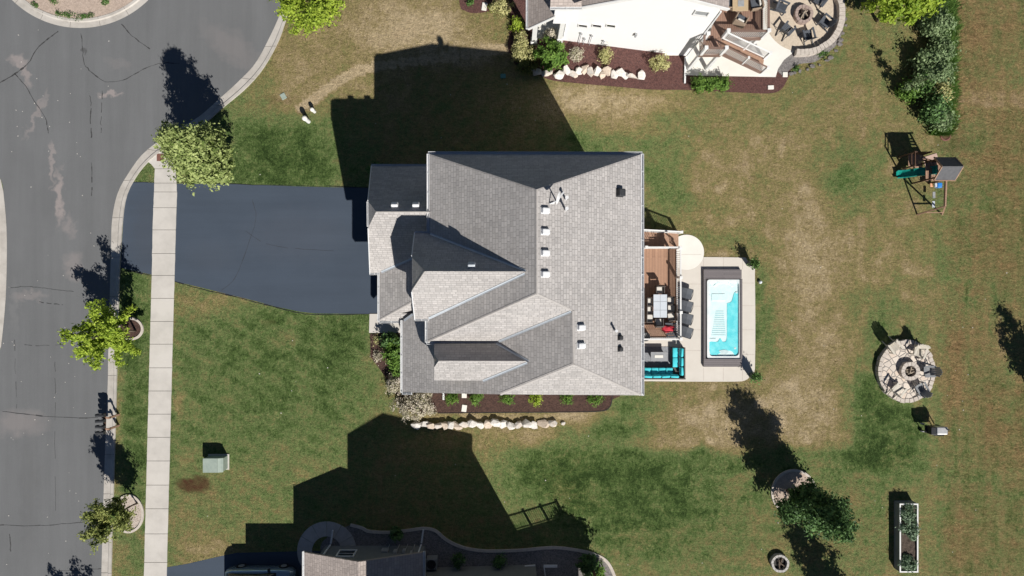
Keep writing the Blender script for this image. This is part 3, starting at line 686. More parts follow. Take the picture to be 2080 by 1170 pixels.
mb = MB(); face(mb, DN, [(755, 337), (885, 337), (885, 430), (764, 430), (748, 409)]); face(mb, DS, [(764, 430), (885, 430), (885, 508), (838, 525), (773, 554), (752, 555), (748.5, 461)]); face(mb, DC, [(764, 430), (748, 409), (748.5, 461)])
dr = obj('garage_roof', mb, M['shingle'], house)
mb = MB(); ribbon(mb, (764, 430), (872, 430), DN, DS, 'min', 1.6); obj('ridge_cap', mb, M['ridge'], dr)
mb = MB(); face(mb, FW, [(771, 553), (838, 525), (862, 515), (862, 600), (823, 621.5), (771, 651)]); face(mb, FS, [(771, 651), (823, 621.5), (862, 600), (862, 640), (832, 652)])
fr = obj('porch_roof', mb, M['shingle'], house)
mb = MB(); ribbon(mb, (772, 650), (838, 613), FW, FS, 'min', 2.6); obj('ridge_cap', mb, M['ridge'], fr)
# valley flashing
mb = MB()
for a, b_, p, q in (((874, 475), (1068, 550.5), AW, CN), ((1066, 556), (871, 647), AW, CS), ((1160, 633), (1013, 694), AS, BW), ((1071, 737), (981, 774), BW, ES), ((1074, 734), (1008, 697), BW, EN), ((775, 553), (838, 525), DS, FW), ((839, 638), (821, 651), BW, FS)):
    mb = MB(); ribbon(mb, a, b_, p, q, 'max', 2.4, .035); obj('valley_flashing', mb, M['flash'], house)

# walls
wl = MB()
walls(wl, tf([(-118, -196), (192, -196), (192, 158), (60, 158), (-40, 158), (-118, 72)]), [AW, AE, AN, AS])
wl2 = MB()
walls(wl2, tf([(-176, 60), (60, 60), (60, 157), (-40, 157), (-176, 157)]), [BW, BS])
walls(wl2, tf([(192, 60), (192, 156.5), (0, 156.5), (0, 60)]), [BW, AE, BS])
walls(wl2, tf([(-136, -74), (-40, -74), (-40, 38), (-136, 38)]), [CN, CS, CC], 4)
walls(wl2, tf([(-119, 100), (0, 100), (0, 142), (-119, 142)]), [EN, ES], 5.2)
walls(wl2, tf([(-222, -204), (-110, -204), (-110, -35), (-222, -35)]), [DN, DS, DC])
walls(wl2, tf([(-214, -30), (-120, -30), (-120, 44), (-214, 44)]), [FW], 0)
o1 = obj('wall', wl, M['beige_siding'], house); o2 = obj('wall', wl2, M['beige_siding'], house)
for y in (-150, -60, 60, 120):
    for z in (4.2, 7.2): window(house, (192/S, -y/S, z), 1.3, 1.4, 'y', 1)
window(house, (192/S, -0/S, 2.95), 1.9, 2.1, 'y', 1, name='patio_door')
for x in (20, 90, 150): window(house, (x/S, -158/S, 6.6), 1.0, 1.3, 'x', -1); window(house, (x/S, -158/S, 2.6), 1.2, 1.3, 'x', -1)
for x in (-60, 40, 130): window(house, (x/S, 196/S, 6.4), 1.2, 1.3, 'x', 1)
for y in (-165, -85):
    mb = MB(); mb.box((-222/S-.04, -y/S, 1.15), (.07, 2.3, 2.3))
    for i in range(4): mb.box((-222/S-.085, -y/S, .35+i*.55), (.02, 2.2, .03))
    obj('garage_door', mb, M['white'], house)
mb = MB(); mb.box((-214/S-.03, -10/S, 1.1), (.06, 1., 2.1)); mb.box((-214/S-.07, -10/S-.38, 1.05), (.06, .06, .14)); obj('front_door', mb, M['wood_dark'], house)
# gutters
mb = MB()
def g(pl1, a, pl2, b_, side, w_=.13):
    mb = MB(); gutter(mb, pl1.at(*a), pl2.at(*b_), w_, Vector(side)); obj('gutter', mb, M['gutter'], house)
g(AN, (870, 313), AN, (1304, 313.5), (0, 1, 0)); g(AW, (872, 313), AW, (872, 473), (-1, 0, 0)); g(AE, (1302, 313), AE, (1302.5, 803), (1, 0, 0), .15)
g(CN, (843, 473), CN, (873, 473), (0, 1, 0), .09); g(CS, (843, 648), CS, (870, 648), (0, -1, 0), .1); g(AW, (868, 647), AW, (868, 695), (-1, 0, 0), .12)
g(AS, (867, 695), AS, (1008, 694.5), (0, -1, 0), .12); g(BW, (818, 651), BW, (818, 797), (-1, 0, 0), .13); g(BW, (817, 797.5), BW, (836, 797.5), (0, -1, 0), .11)
g(DN, (755, 337), DN, (870, 337), (0, 1, 0), .1); g(DC, (748, 410), DC, (748.5, 460), (-1, 0, 0), .08)
g(DS, (751, 555), DS, (771, 554.5), (0, -1, 0), .1); g(FW, (771, 553), FW, (771, 652), (-1, 0, 0), .12); g(FS, (770, 652), FS, (820, 652), (0, -1, 0), .12)
for a, b_, p in (((755, 338), (748, 409), DN), ((748.5, 461), (752, 554), DS), ((837, 590), (843, 647), CS), ((843, 474), (837, 522), CN)):
    q = [p.at(*a), p.at(*b_)]; mb = MB(); mb.beam(q[0]+Vector((-.02, 0, -.1)), q[1]+Vector((-.02, 0, -.1)), .04, .2); obj('fascia', mb, M['gutter'], house)
mb = MB(); mb.tube([BW.at(819, 700)+Vector((.1, 0, -.3)), P(826, 700, .2)], .05); obj('downspout', mb, M['gutter'], house)
mb = MB(); mb.beam(P(901, 797, .12), P(901, 812, .08), .12, .09); obj('downspout', mb, M['gutter'], house)
# roof vents, pipes
def ventbox(px, py, pl, name, m, d=(.27, .42, .2), lift=.1):
    p = pl.at(px, py); n_ = Vector((-pl.a*H*S, pl.b*H*S, 1)).normalized()
    q = n_.to_track_quat('Z', 'Y').to_matrix().to_4x4()
    mb = MB(); mb.box(p+n_*(lift), d, rot=q, bev=.05); mb.box(p+n_*.02, (d[0]+.05, d[1]+.05, .02), rot=q); return obj(name, mb, m, house if False else main_roof if pl in (AE, AW) else dr if pl in (DN,) else cr)
for y in (428, 471, 514, 557): ventbox(1106, y, AE, 'roof_vent', M['gutter'])
for y in (665, 702): ventbox(1179, y, AE, 'roof_vent', M['gutter'])
for x in (802, 845): ventbox(x, 418.5, DN, 'roof_vent', M['gutter'], (.36, .3, .18))
ventbox(958, 541, CN, 'roof_vent', M['flash'], (.36, .3, .18))
ventbox(1258, 392, AE, 'exhaust_vent', M['dark_plastic'], (.38, .4, .3), .14)
for y in (686, 709): ventbox(1258.5, y, AE, 'exhaust_vent', M['dark_plastic'], (.22, .22, .2), .1)
mb = MB(); p = AE.at(1249, 671); mb.cyl(p-Vector((0, 0, .1)), p+Vector((0, 0, .45)), .06); mb.cyl(p+Vector((0, 0, .45)), p+Vector((0, 0, .5)), .075); obj('vent_pipe', mb, M['gutter'], main_roof)
ant = thing('antenna', 'white antenna mast with two struts and an oval dish on the house ridge', 'antenna', AE.at(1127, 412))
mb = MB(); top = AE.at(1136, 404)+Vector((-.15, .05, 1.0)); a, b_, c = AE.at(1149, 405), AE.at(1149, 427), AE.at(1117, 414)
for q in (a, b_): mb = MB(); mb.cyl(q-Vector((0, 0, .05)), q+Vector((0, 0, .62)), .055); mb.cyl(q+Vector((0, 0, .62)), q+Vector((0, 0, .66)), .085); obj('flue_pipe', mb, M['gutter'], ant)
mb = MB(); mb.tube([AE.at(1131, 411)+Vector((0, 0, .02)), AE.at(1131, 411)+Vector((0, 0, 1.15))], .035); mb.beam(AE.at(1131, 411)+Vector((0, 0, .9)), AE.at(1142, 396)+Vector((0, 0, .9)), .07, .05); mb.tube([AE.at(1116, 414)+Vector((0, 0, .03)), AE.at(1131, 411)+Vector((0, 0, .7))], .025); mb.tube([AE.at(1116, 414)+Vector((0, 0, .06)), AE.at(1126, 412)+Vector((0, 0, .08))], .04)
obj('mast', mb, M['gutter'], ant)
mb = MB(); c = AE.at(1131, 411)+Vector((0, 0, 1.25)); r = Matrix.Rotation(R(75), 4, 'Y') @ Matrix.Rotation(R(15), 4, 'X')
bmesh.ops.create_cone(mb.b, cap_ends=True, segments=20, radius1=.3, radius2=.05, depth=.07, matrix=Matrix.Translation(c) @ r); obj('dish', mb, M['gutter'], ant)

# ------------------------------------------------------------------ rails, deck and stair at the back of the big house
def railing(parent, a, b_, h=.95, rail='white', bal='white', posts=True, top=.09, post_m=None, nbal=None, postw=.13, base=.08):
    a, b_ = Vector(a), Vector(b_); up = Vector((0, 0, 1))
    mb = MB(); mb.beam(a+up*h, b_+up*h, top, .05); obj('rail', mb, M[rail], parent); mb = MB(); mb.beam(a+up*base, b_+up*base, .06, .05); obj('bottom_rail', mb, M[rail], parent)
    mb = MB(); L_ = (b_-a).length; n_ = nbal or int(L_/.13)
    for i in range(1, n_):
        p = a.lerp(b_, i/n_); mb.box(p+up*(h/2+.03), (.03, .03, h-.1))
    obj('baluster_panel', mb, M[bal], parent)
    if posts:
        for p in (a, b_) if posts is True else posts:
            post(parent, p, h, post_m or rail, postw)
def post(parent, p, h, m='white', wd=.13):
    mb = MB(); p = Vector(p); mb.box(p+Vector((0, 0, h/2+.03)), (wd, wd, h+.1)); mb.box(p+Vector((0, 0, h+.1)), (wd+.06, wd+.06, .05), bev=.015); obj('post', mb, M[m], parent)
DZ = 1.8
def dk(px, py, z=DZ): return P(px, py, z)
deck = thing('deck', 'brown wooden deck with white railing against the back wall of the big house', 'deck', (6.4, 0, 0))
x0, x1, yN, yS = 192/S, 320/S, 77/S, -97/S
mb = MB(); mb.box(((x0+x1)/2, (yN+yS)/2, DZ-.02), (x1-x0-.02, yN-yS, .04)); obj('deck_floor', mb, M['deck_y'], deck)
mb = MB(); mb.box((x1+.02, (yN+yS)/2, DZ-.13), (.04, yN-yS+.08, .26)); mb.box(((x0+x1)/2, yS-.02, DZ-.13), (x1-x0, .04, .26)); mb.box(((x0+x1)/2, (yN+yS)/2, DZ-.2), (x1-x0-.1, .1, .2)); mb.box(((x0+x1)/2, yS+.3, DZ+.006), (x1-x0-.1, .5, .012)); obj('deck_frame', mb, M['wood'], deck)
for q in ((x1-.1, yN-.1), (x1-.1, (yN+yS)/2), (x1-.1, yS+.1), (x0+.3, yS+.1)):
    mb = MB(); mb.box((q[0], q[1], (DZ-.26)/2), (.14, .14, DZ-.26)); obj('deck_leg', mb, M['white'], deck)
railing(deck, (x0+.25, yN, DZ), (x1-1.05, yN, DZ), posts=[(x1-2.2, yN, DZ), (x1-.05, yN, DZ)])
railing(deck, (x1-1.05, yN, DZ), (x1-.05, yN, DZ), posts=False)
railing(deck, (x1-.03, yN-.1, DZ), (x1-.03, yS+.05, DZ), posts=[(x1-.03, yN-1.9, DZ), (x1-.03, yS+1.7, DZ), (x1-.03, yS+.03, DZ)])
railing(deck, (x0+.2, yS, DZ), (x1-.1, yS, DZ), posts=False)
st = thing('staircase', 'wooden stairs with white railing going down from the deck to the round pad', 'stairs', (8.6, 3., 0))
sx0, sx1, sN, sS = 236/S, 336/S, 110/S, 80/S
n_ = 9; run = (sx1-sx0)/n_
mb = MB(); mb.box(((x0+sx0)/2, (sN+sS)/2, DZ-.02), (sx0-x0, sN-sS, .04)); obj('landing', mb, M['deck_x'], st)
for i in range(n_):
    z = DZ-(i+1)*DZ/(n_+1); mb = MB(); mb.box((sx0+run*(i+.5), (sN+sS)/2, z), (run+.03, sN-sS, .04)); mb.box((sx0+run*(i+1)-.01, (sN+sS)/2, z-.1), (.02, sN-sS, .16)); obj('tread', mb, M['wood'], st)
mb = MB()
for y in (sN+.03, sS-.03): mb.beam((sx0, y, DZ-.16), (sx1, y, .0), .05, .28)
obj('stringer', mb, M['wood'], st)
zb = DZ/(n_+1)
railing(st, (sx0, sN+.03, DZ), (sx1, sN+.03, zb), h=.9, posts=[(sx1, sN+.03, .02)]); railing(st, (x0+.25, sN+.03, DZ), (sx0, sN+.03, DZ), h=.9, posts=False)
railing(st, (x1+.15, sS-.03, zb+.6), (sx1, sS-.03, zb), h=.85, posts=[(sx1-.1, sS-.03, .02)])

# ------------------------------------------------------------------ furniture on the deck and the patio
def chair_wicker(label, group, loc, rz, seat='cream', body='wicker', name='dining_chair'):
    t = thing(name, label, 'chair', (0, 0, 0), group)
    mb = MB(); mb.box((0, 0, .36), (.5, .5, .1), bev=.03)
    for s in (-1, 1): mb.box((s*.25, .02, .52), (.06, .46, .26), bev=.02)
    obj('seat_shell', mb, M[body], t)
    mb = MB(); mb.box((0, -.26, .68), (.54, .06, .5), rot=Matrix.Rotation(R(-10), 4, 'X'), bev=.025); obj('backrest', mb, M[body], t)
    mb = MB(); mb.box((0, .02, .44), (.43, .44, .08), bev=.03); obj('cushion', mb, M[seat], t)
    for sx in (-.21, .21):
        for sy in (-.2, .2): m2 = MB(); m2.cyl((sx, sy, 0), (sx, sy, .32), .022, n=8); obj('leg', m2, M['dark'], t)
    t.location = loc; t.rotation_euler = (0, 0, rz); return t
tb = thing('dining_table', 'long white-topped dining table in the middle of the wooden deck', 'table', P(1341, 622, DZ))
zt = DZ+.74; a, b_ = P(1327.5, 598, zt), P(1355, 645, zt); cx, cy = (a.x+b_.x)/2, (a.y+b_.y)/2; tw, tl = b_.x-a.x, a.y-b_.y
mb = MB(); mb.box((cx, cy, zt-.02), (tw, tl, .03), bev=.01)
obj('table_top', mb, M['frostglass'], tb)
mb = MB()
for s in (-1, 1): mb.box((cx+s*(tw/2-.02), cy, zt-.05), (.04, tl-.04, .03)); mb.box((cx, cy+s*(tl/2-.02), zt-.05), (tw-.09, .04, .03))
mb.box((cx, cy+.27, zt+.0), (tw-.02, .012, .014)); mb.box((cx, cy-.27, zt+.0), (tw-.02, .012, .014)); mb.box((cx, cy, zt), (.012, tl-.02, .012))
obj('table_frame', mb, M['cushion'], tb)
for sx in (-1, 1):
    for sy in (-1, 1): mb = MB(); mb.box((cx+sx*(tw/2-.06), cy+sy*(tl/2-.06), DZ+.34), (.05, .05, .68)); obj('leg', mb, M['dark'], tb)
cg = 'wicker dining chairs round the deck table'
def dc(px, py): return P(px, py, DZ+.45)-Vector((0, 0, .45))
spots = [((1319, 613), 90, 'northern chair on the house side of the white dining table'), ((1318.5, 630), 90, 'middle chair on the house side of the white dining table'), ((1318, 646), 90, 'southern chair on the house side of the white dining table'),
         ((1363, 611), -90, 'northern chair on the railing side of the white dining table'), ((1364, 627), -90, 'middle chair on the railing side of the white dining table'), ((1364, 643), -82, 'southern chair on the railing side of the white dining table'),
         ((1340, 589), 180, 'chair at the north head of the white dining table'), ((1338, 655), 2, 'wicker chair at the south head of the white dining table')]
p0 = None
for i, (q, ang, lab) in enumerate(spots):
    rot = R({90: -90, -90: 90, -82: 97, 180: 180, 2: 2}[ang])
    if p0 is None: p0 = chair_wicker(lab, cg, dc(*q), rot)
    else: dup(p0, dc(*q), rot, lab, cg)
lt = thing('slatted_bench', 'low grey slatted bench with a red cloth over it in the deck corner', 'bench', P(1363, 670, DZ))
q = P(1364, 670, DZ+.4)
for i in range(6): mb = MB(); mb.box((q.x-.02*i+.05, q.y-.42+i*.16, DZ+.4), (.72, .12, .035)); obj('slat', mb, M['mesh_grey'], lt)
for sx in (-.28, .28):
    for sy in (-.36, .34): mb = MB(); mb.box((q.x+sx, q.y+sy, DZ+.19), (.05, .05, .38)); obj('leg', mb, M['dark'], lt)
mb = MB(); mb.ball(P(1356, 668, DZ+.47), (.36, .22, .08), 3, .45, 3); tag(obj('towel', mb, M['red'], smooth=True), 'crumpled red towel lying on the slatted deck bench', 'towel')
mb = MB(); c = P(1312, 684, DZ+.35); mb.lathe((c.x, c.y, DZ), [(.0, .02), (.22, .02), (.3, .3), (.26, .32), (.2, .28), (0, .26)], 20); tag(obj('fire_bowl', mb, M['dark'], smooth=True), 'round black bowl by the south rail of the wooden deck', 'bowl')
# loungers
def lounger(label, loc, rz):
    t = thing('sun_lounger', label, 'sun lounger', (0, 0, 0), 'grey loungers beside the deck')
    mb = MB(); w2 = .34
    prof = [(-.95, .36), (-.7, .3), (-.35, .27), (0, .31), (.3, .40), (.55, .44), (.75, .42), (.95, .36)]
    L1 = [Vector((x, -w2, z)) for x, z in prof]; L2 = [Vector((x, w2, z)) for x, z in prof]; L0 = [Vector((x, 0, z-.025)) for x, z in prof]
    mb.strip(L1, L0, .025); mb.strip(L0, L2, .025); obj('sling', mb, M['mesh_grey'], t, smooth=False)
    mb = MB()
    for s in (-1, 1): mb.tube([(x, s*(w2+.015), z) for x, z in prof], .018, 6)
    mb.tube([(prof[-1][0], -w2, .36), (prof[-1][0]+.05, 0, .35), (prof[-1][0], w2, .36)], .02, 6)
    obj('frame', mb, M['dark'], t)
    for x in (-.6, .6):
        for s in (-1, 1): mb = MB(); mb.cyl((x, s*w2, 0), (x, s*w2, .36), .018, n=6); obj('leg', mb, M['dark'], t)
    t.location = loc; t.rotation_euler = (0, 0, rz); return t
lgs = None
for i, y in enumerate((596, 622, 648, 674)):
    loc = P(1378, y-4, .4)-Vector((0, 0, .37)); lab = ['northernmost grey sling lounger at the deck edge', 'second grey sling lounger from the stairs end', 'third grey sling lounger from the stairs end', 'southernmost grey sling lounger, nearest the sofa'][i]
    if lgs is None: lgs = lounger(lab, loc, R(-14))
    else: dup(lgs, loc, R(-14+[0, 0, 1, -3][i]), lab)
# sofa corner
mb = MB(); a, b_ = P(1303, 704), P(1368, 750); mb.box(((a.x+b_.x)/2, (a.y+b_.y)/2, .04), (b_.x-a.x, a.y-b_.y, .02)); tag(obj('rug', mb, M['rug']), 'mottled grey outdoor rug under the fire table by the sofa', 'rug')
sf = thing('sectional_sofa', 'L-shaped wicker sofa with turquoise cushions on the patio', 'sofa', P(1350, 758))
def bx(px0, py0, px1, py1, z0, z1, bev=0, mbb=None):
    a, b_ = P(px0, py0, z1), P(px1, py1, z1); m_ = mbb or MB(); m_.box(((a.x+b_.x)/2, (a.y+b_.y)/2, (z0+z1)/2), (abs(b_.x-a.x), abs(a.y-b_.y), z1-z0), bev=bev); return m_
obj('base', bx(1308, 746, 1391, 769, .03, .28, .02), M['wicker'], sf); obj('base', bx(1366, 706, 1390.5, 745.6, .03, .28, .02), M['wicker'], sf)
obj('back_frame', bx(1306, 768, 1393, 771, .06, .66, .02), M['wicker'], sf); obj('back_frame', bx(1389.5, 706, 1392.5, 767.5, .06, .66, .02), M['wicker'], sf); obj('arm', bx(1304, 746, 1308, 767.6, .06, .5, .02), M['wicker'], sf)
for i in range(4): obj('seat_cushion', bx(1309+i*14.6, 747, 1323+i*14.6, 762, .29, .46, .045), M['turq'], sf, smooth=True)
for i in range(2): obj('seat_cushion', bx(1366.5, 706.5+i*20, 1379, 726+i*20, .29, .46, .045), M['turq'], sf, smooth=True)
for i in range(4):
    mb = MB(); q = P(1316.5+i*18, 764, .7); mb.box((q.x, q.y, .62), (.56, .17, .36), rot=Matrix.Rotation(R(14), 4, 'X') @ Matrix.Rotation(R((i % 3-1)*3), 4, 'Z'), bev=.07); obj('back_cushion', mb, M['turq'], sf, smooth=True)
for i in range(3):
    mb = MB(); q = P(1384.5, 716+i*19, .7); mb.box((q.x, q.y, .62), (.17, .58, .36), rot=Matrix.Rotation(R(14), 4, 'Y') @ Matrix.Rotation(R((i % 3-1)*3), 4, 'Z'), bev=.07); obj('back_cushion', mb, M['turq'], sf, smooth=True)
ft = thing('fire_table', 'rectangular grey fire table in front of the turquoise sofa', 'fire table', P(1339, 724))
obj('top', bx(1322, 715, 1356, 732.5, .52, .58, .01), M['cushion'], ft); obj('body', bx(1326, 718, 1352, 730, .05, .52), M['wicker'], ft); obj('burner', bx(1330, 721.5, 1347, 727, .58, .6), M['pad'], ft)
# swim spa
spa = thing('swim_spa', 'long white swim spa with turquoise water set in the concrete patio', 'swim spa', P(1468, 647))
mb = MB()
obj('surround', bx(1429.5, 547.5, 1506.5, 566, .03, .26), M['grey_boards'], spa); obj('surround', bx(1429.5, 729, 1506.5, 745, .03, .26), M['grey_boards'], spa)
obj('surround', bx(1429.5, 566.3, 1433.4, 728.7, .03, .255), M['grey_comp'], spa); obj('surround', bx(1504, 566.3, 1508, 728.7, .03, .255), M['grey_comp'], spa)
def rrect(px0, py0, px1, py1, r, n=6):
    out = []
    for cx_, cy_, a0 in ((px1-r, py1-r, 0), (px0+r, py1-r, 90), (px0+r, py0+r, 180), (px1-r, py0+r, 270)):
        for i in range(n+1): a = R(a0+90*i/n); out.append((cx_+r*math.cos(a), cy_+r*math.sin(a)))
    return out
M['acryl'] = mat('white_acrylic', (.84, .85, .85), (.78, .8, .8), 3, .25, spec=.5, c3=(.66, .74, .76), s3=1.6)
M['acryl_pool'] = mat('pale_pool_floor', (.88, .91, .92), (.84, .9, .91), 2, .3, c3=(.76, .88, .9), s3=2.)
M['aqua'] = mat('aqua_depth_tint', (.2, .76, .82), (.32, .82, .87), 3, .3, c3=(.12, .66, .74), s3=2.5)  # aqua paints in the light absorbed by deep water; the water stays clear
out = [P(*p)+Vector((0, 0, .19)) for p in rrect(1434.5, 568, 1503.5, 728, 5)]
inn = [P(*p)+Vector((0, 0, .19)) for p in rrect(1439, 573, 1499, 723, 7)]
lo_ = [v-Vector((0, 0, .11)) for v in inn]
mb = MB(); mb.strip(out+out[:1], inn+inn[:1]); mb.strip([v-Vector((0, 0, .06)) for v in out+out[:1]], out+out[:1]); mb.strip(inn+inn[:1], lo_+lo_[:1]); obj('shell_rim', mb, M['acryl'], spa)
# basin floor: pale shelves and a channel with deep water's tint in its colour, built as stepped slabs just under the water
mb = MB(); mb.poly([v-Vector((0, 0, .0)) for v in lo_][::-1]); 
for i in range(9):   # moulded seat ripples at the head
    a = R(200+i*18); q = P(1468+18*math.cos(a), 583+9*math.sin(a)); mb.ball((q.x, q.y, .085), (.11, .09, .035), 2)
mb.box(P(1458, 604)+Vector((0, 0, .095)), (.9, .5, .03), bev=.02); mb.box(P(1446, 690)+Vector((0, 0, .1)), (.5, .2, .03), bev=.02)
obj('basin_floor', mb, M['acryl_pool'], spa)
def ppoly(pts, z0, th=.02):
    m_ = MB(); f = m_.poly([P(*p)+Vector((0, 0, z0)) for p in smoothline(pts, 4)[:-1]], th); return m_
mb = ppoly([(1476, 616), (1485, 612), (1490, 596), (1496, 592), (1499, 600), (1498, 660), (1498, 716), (1492, 721), (1486, 714), (1478, 712), (1464, 716), (1452, 721), (1442, 719), (1440, 700), (1442, 694), (1456, 694), (1462, 687), (1467, 694), (1474, 692), (1476, 680)], .1, .015); obj('deep_channel', mb, M['aqua'], spa)
mb = MB()
for i in range(12):
    y = 632+i*4.4; w_ = .26+.02*i; mb.box(P(1461-i*.2, y)+Vector((0, 0, .092)), (w_*2, .035, .012))
obj('tread_mat', mb, mat('mat_ribs', (.5, .72, .75), (.45, .68, .72), 8, .5), spa)
mb = ppoly([(1459, 712), (1470, 710), (1479, 713), (1474, 719), (1462, 719)], .12, .02); obj('spillway', mb, M['acryl'], spa)
mb = MB()
for px, py in ((1495, 594), (1440, 600), (1441, 580), (1488, 574), (1492, 707)): mb.lathe(P(px, py)+Vector((0, 0, .09)), [(0, .02), (.07, .02), (.09, 0)], 12)
obj('jet', mb, M['acryl'], spa)
wm, nt, b = newmat('pool_water'); nt.nodes.remove(b)
tr = nt.nodes.new('ShaderNodeBsdfTransparent'); tr.inputs[0].default_value = (.93, 1, 1, 1); gl = nt.nodes.new('ShaderNodeBsdfGlossy'); gl.inputs['Roughness'].default_value = .05
mx = nt.nodes.new('ShaderNodeMixShader'); mx.inputs[0].default_value = .05; nt.links.new(tr.outputs[0], mx.inputs[1]); nt.links.new(gl.outputs[0], mx.inputs[2]); nt.links.new(mx.outputs[0], nt.nodes['Material Output'].inputs[0])
bn = nt.nodes.new('ShaderNodeBump'); bn.inputs['Strength'].default_value = .3; nt.links.new(noise(nt, coord(nt), 5, 2), bn.inputs['Height']); nt.links.new(bn.outputs[0], gl.inputs['Normal'])
mb = MB(); mb.poly([v-Vector((0, 0, .035)) for v in inn]); obj('water', mb, wm, spa)
# ------------------------------------------------------------------ foliage
def leaves(name, blobs, n, size, m, parent=None, seed=1, hollow=.55, clump=.28, up=.35, flat=1., tone=(0, 1), flower=None):
    """many small leaf faces gathered in clumps inside the given ellipsoids [(cx, cy, cz, rx, ry, rz, weight)]"""
    rng = np.random.default_rng(seed)
    blobs = [b if len(b) == 7 else tuple(b)+(b[3]*b[4],) for b in blobs]
    wts = np.array([b[6] for b in blobs], float); wts /= wts.sum()
    V = []; Nn = []; Tn = []
    for b, wt in zip(blobs, wts):
        nb = max(1, int(n*wt)); per = 26; nc = max(3, nb//per)
        d = rng.normal(size=(nc, 3)); d /= np.linalg.norm(d, axis=1)[:, None]
        r = hollow+(1-hollow)*rng.random(nc)**.6
        lump = 1+.22*np.sin(d[:, 0]*5+seed)*np.cos(d[:, 1]*4+seed*2)+.12*rng.normal(size=nc)
        c = d*(r*np.clip(lump, .6, 1.35))[:, None]
        c = c*np.array(b[3:6])+np.array(b[:3])
        ct = np.clip(rng.normal(.5, .22, nc), 0, 1)
        cs = clump*rng.uniform(.6, 1.35, nc)
        idx = rng.integers(0, nc, nb)
        off = rng.normal(size=(nb, 3))*cs[idx][:, None]*np.array([.55, .55, .42*flat])
        p = c[idx]+off
        nrm = d[idx]*.8+rng.normal(size=(nb, 3))*.55+np.array([0, 0, up])
        nrm /= np.linalg.norm(nrm, axis=1)[:, None]
        V.append(p); Nn.append(nrm); Tn.append(np.clip(ct[idx]*.6+rng.normal(.2, .2, nb), 0, 1)*(tone[1]-tone[0])+tone[0])
    p = np.concatenate(V); nrm = np.concatenate(Nn); tn = np.concatenate(Tn); p[:, 2] = np.maximum(p[:, 2], .04)
    k = len(p); a = np.cross(nrm, rng.normal(size=(k, 3))); a /= np.linalg.norm(a, axis=1)[:, None]; b_ = np.cross(nrm, a)
    s_ = (size*rng.uniform(.6, 1.35, k))[:, None]
    q = np.stack([p-a*s_*.5, p-b_*s_*.28+nrm*s_*.05, p+a*s_*.55, p+b_*s_*.3+nrm*s_*.05], 1).reshape(-1, 3)
    if parent is not None: o0 = origin_of(parent)
    else: o0 = Vector((blobs[0][0], blobs[0][1], 0))
    q = q-np.array(o0)
    me = bpy.data.meshes.new(name); me.vertices.add(4*k); me.vertices.foreach_set('co', q.ravel())
    me.loops.add(4*k); me.loops.foreach_set('vertex_index', np.arange(4*k, dtype=np.int32))
    me.polygons.add(k); me.polygons.foreach_set('loop_start', np.arange(0, 4*k, 4, dtype=np.int32))
    try: me.polygons.foreach_set('loop_total', np.full(k, 4, dtype=np.int32))
    except Exception: pass
    me.update(calc_edges=True)
    at = me.attributes.new('tone', 'FLOAT', 'POINT'); at.data.foreach_set('value', np.repeat(tn, 4))
    me.materials.append(m)
    o = bpy.data.objects.new(name, me); COL.objects.link(o)
    if parent is not None: o.parent = parent
    else: o.location = o0
    return o
def tree(name, label, base, h, blobs, n, size, m, seed=1, r=.13, group=None, limbs=10, cat='tree', **kw):
    """blobs are given relative to the trunk foot"""
    base = Vector(base); t = thing(name, label, cat, base, group)
    rr = random.Random(seed); mb = MB()
    pts = [base+Vector((rr.uniform(-.05, .05)*i, rr.uniform(-.05, .05)*i, h*.8*i/5)) for i in range(6)]
    mb.tube(pts, [r*(1-.15*i) for i in range(6)], 8)
    for i in range(limbs):
        b = blobs[i % len(blobs)]; tgt = base+Vector((b[0]+rr.uniform(-.7, .7)*b[3], b[1]+rr.uniform(-.7, .7)*b[4], b[2]+rr.uniform(-.5, .6)*b[5]))
        st_ = pts[0].lerp(pts[-1], min(.95, max(.25, (tgt.z-base.z)/h*.8)))
        mid = st_.lerp(tgt, .5)+Vector((0, 0, .1)); mb.tube([st_, mid, tgt], [r*.4, r*.25, r*.08], 6)
    obj('trunk', mb, M['bark'], t, smooth=True)
    leaves('crown', [(b[0]+base.x, b[1]+base.y, b[2]+base.z)+tuple(b[3:]) for b in blobs], n, size, m, t, seed, **kw)
    return t
def bush(name, label, px, py, rx, ry, hz, m, n=900, size=.12, seed=1, group=None, cat='shrub', z0=0, **kw):
    """px,py,rx,ry in photo pixels; hz height in metres"""
    p = P(px, py, z0+hz*.55)
    f = (1-(z0+hz*.55)/H)/S
    kw.setdefault('clump', .16)
    o = leaves(name, [(p.x, p.y, z0+hz*.5, rx*f*.92, ry*f*.92, hz*.5)], n, size, m, None, seed, **kw)
    return tag(o, label, cat, group)
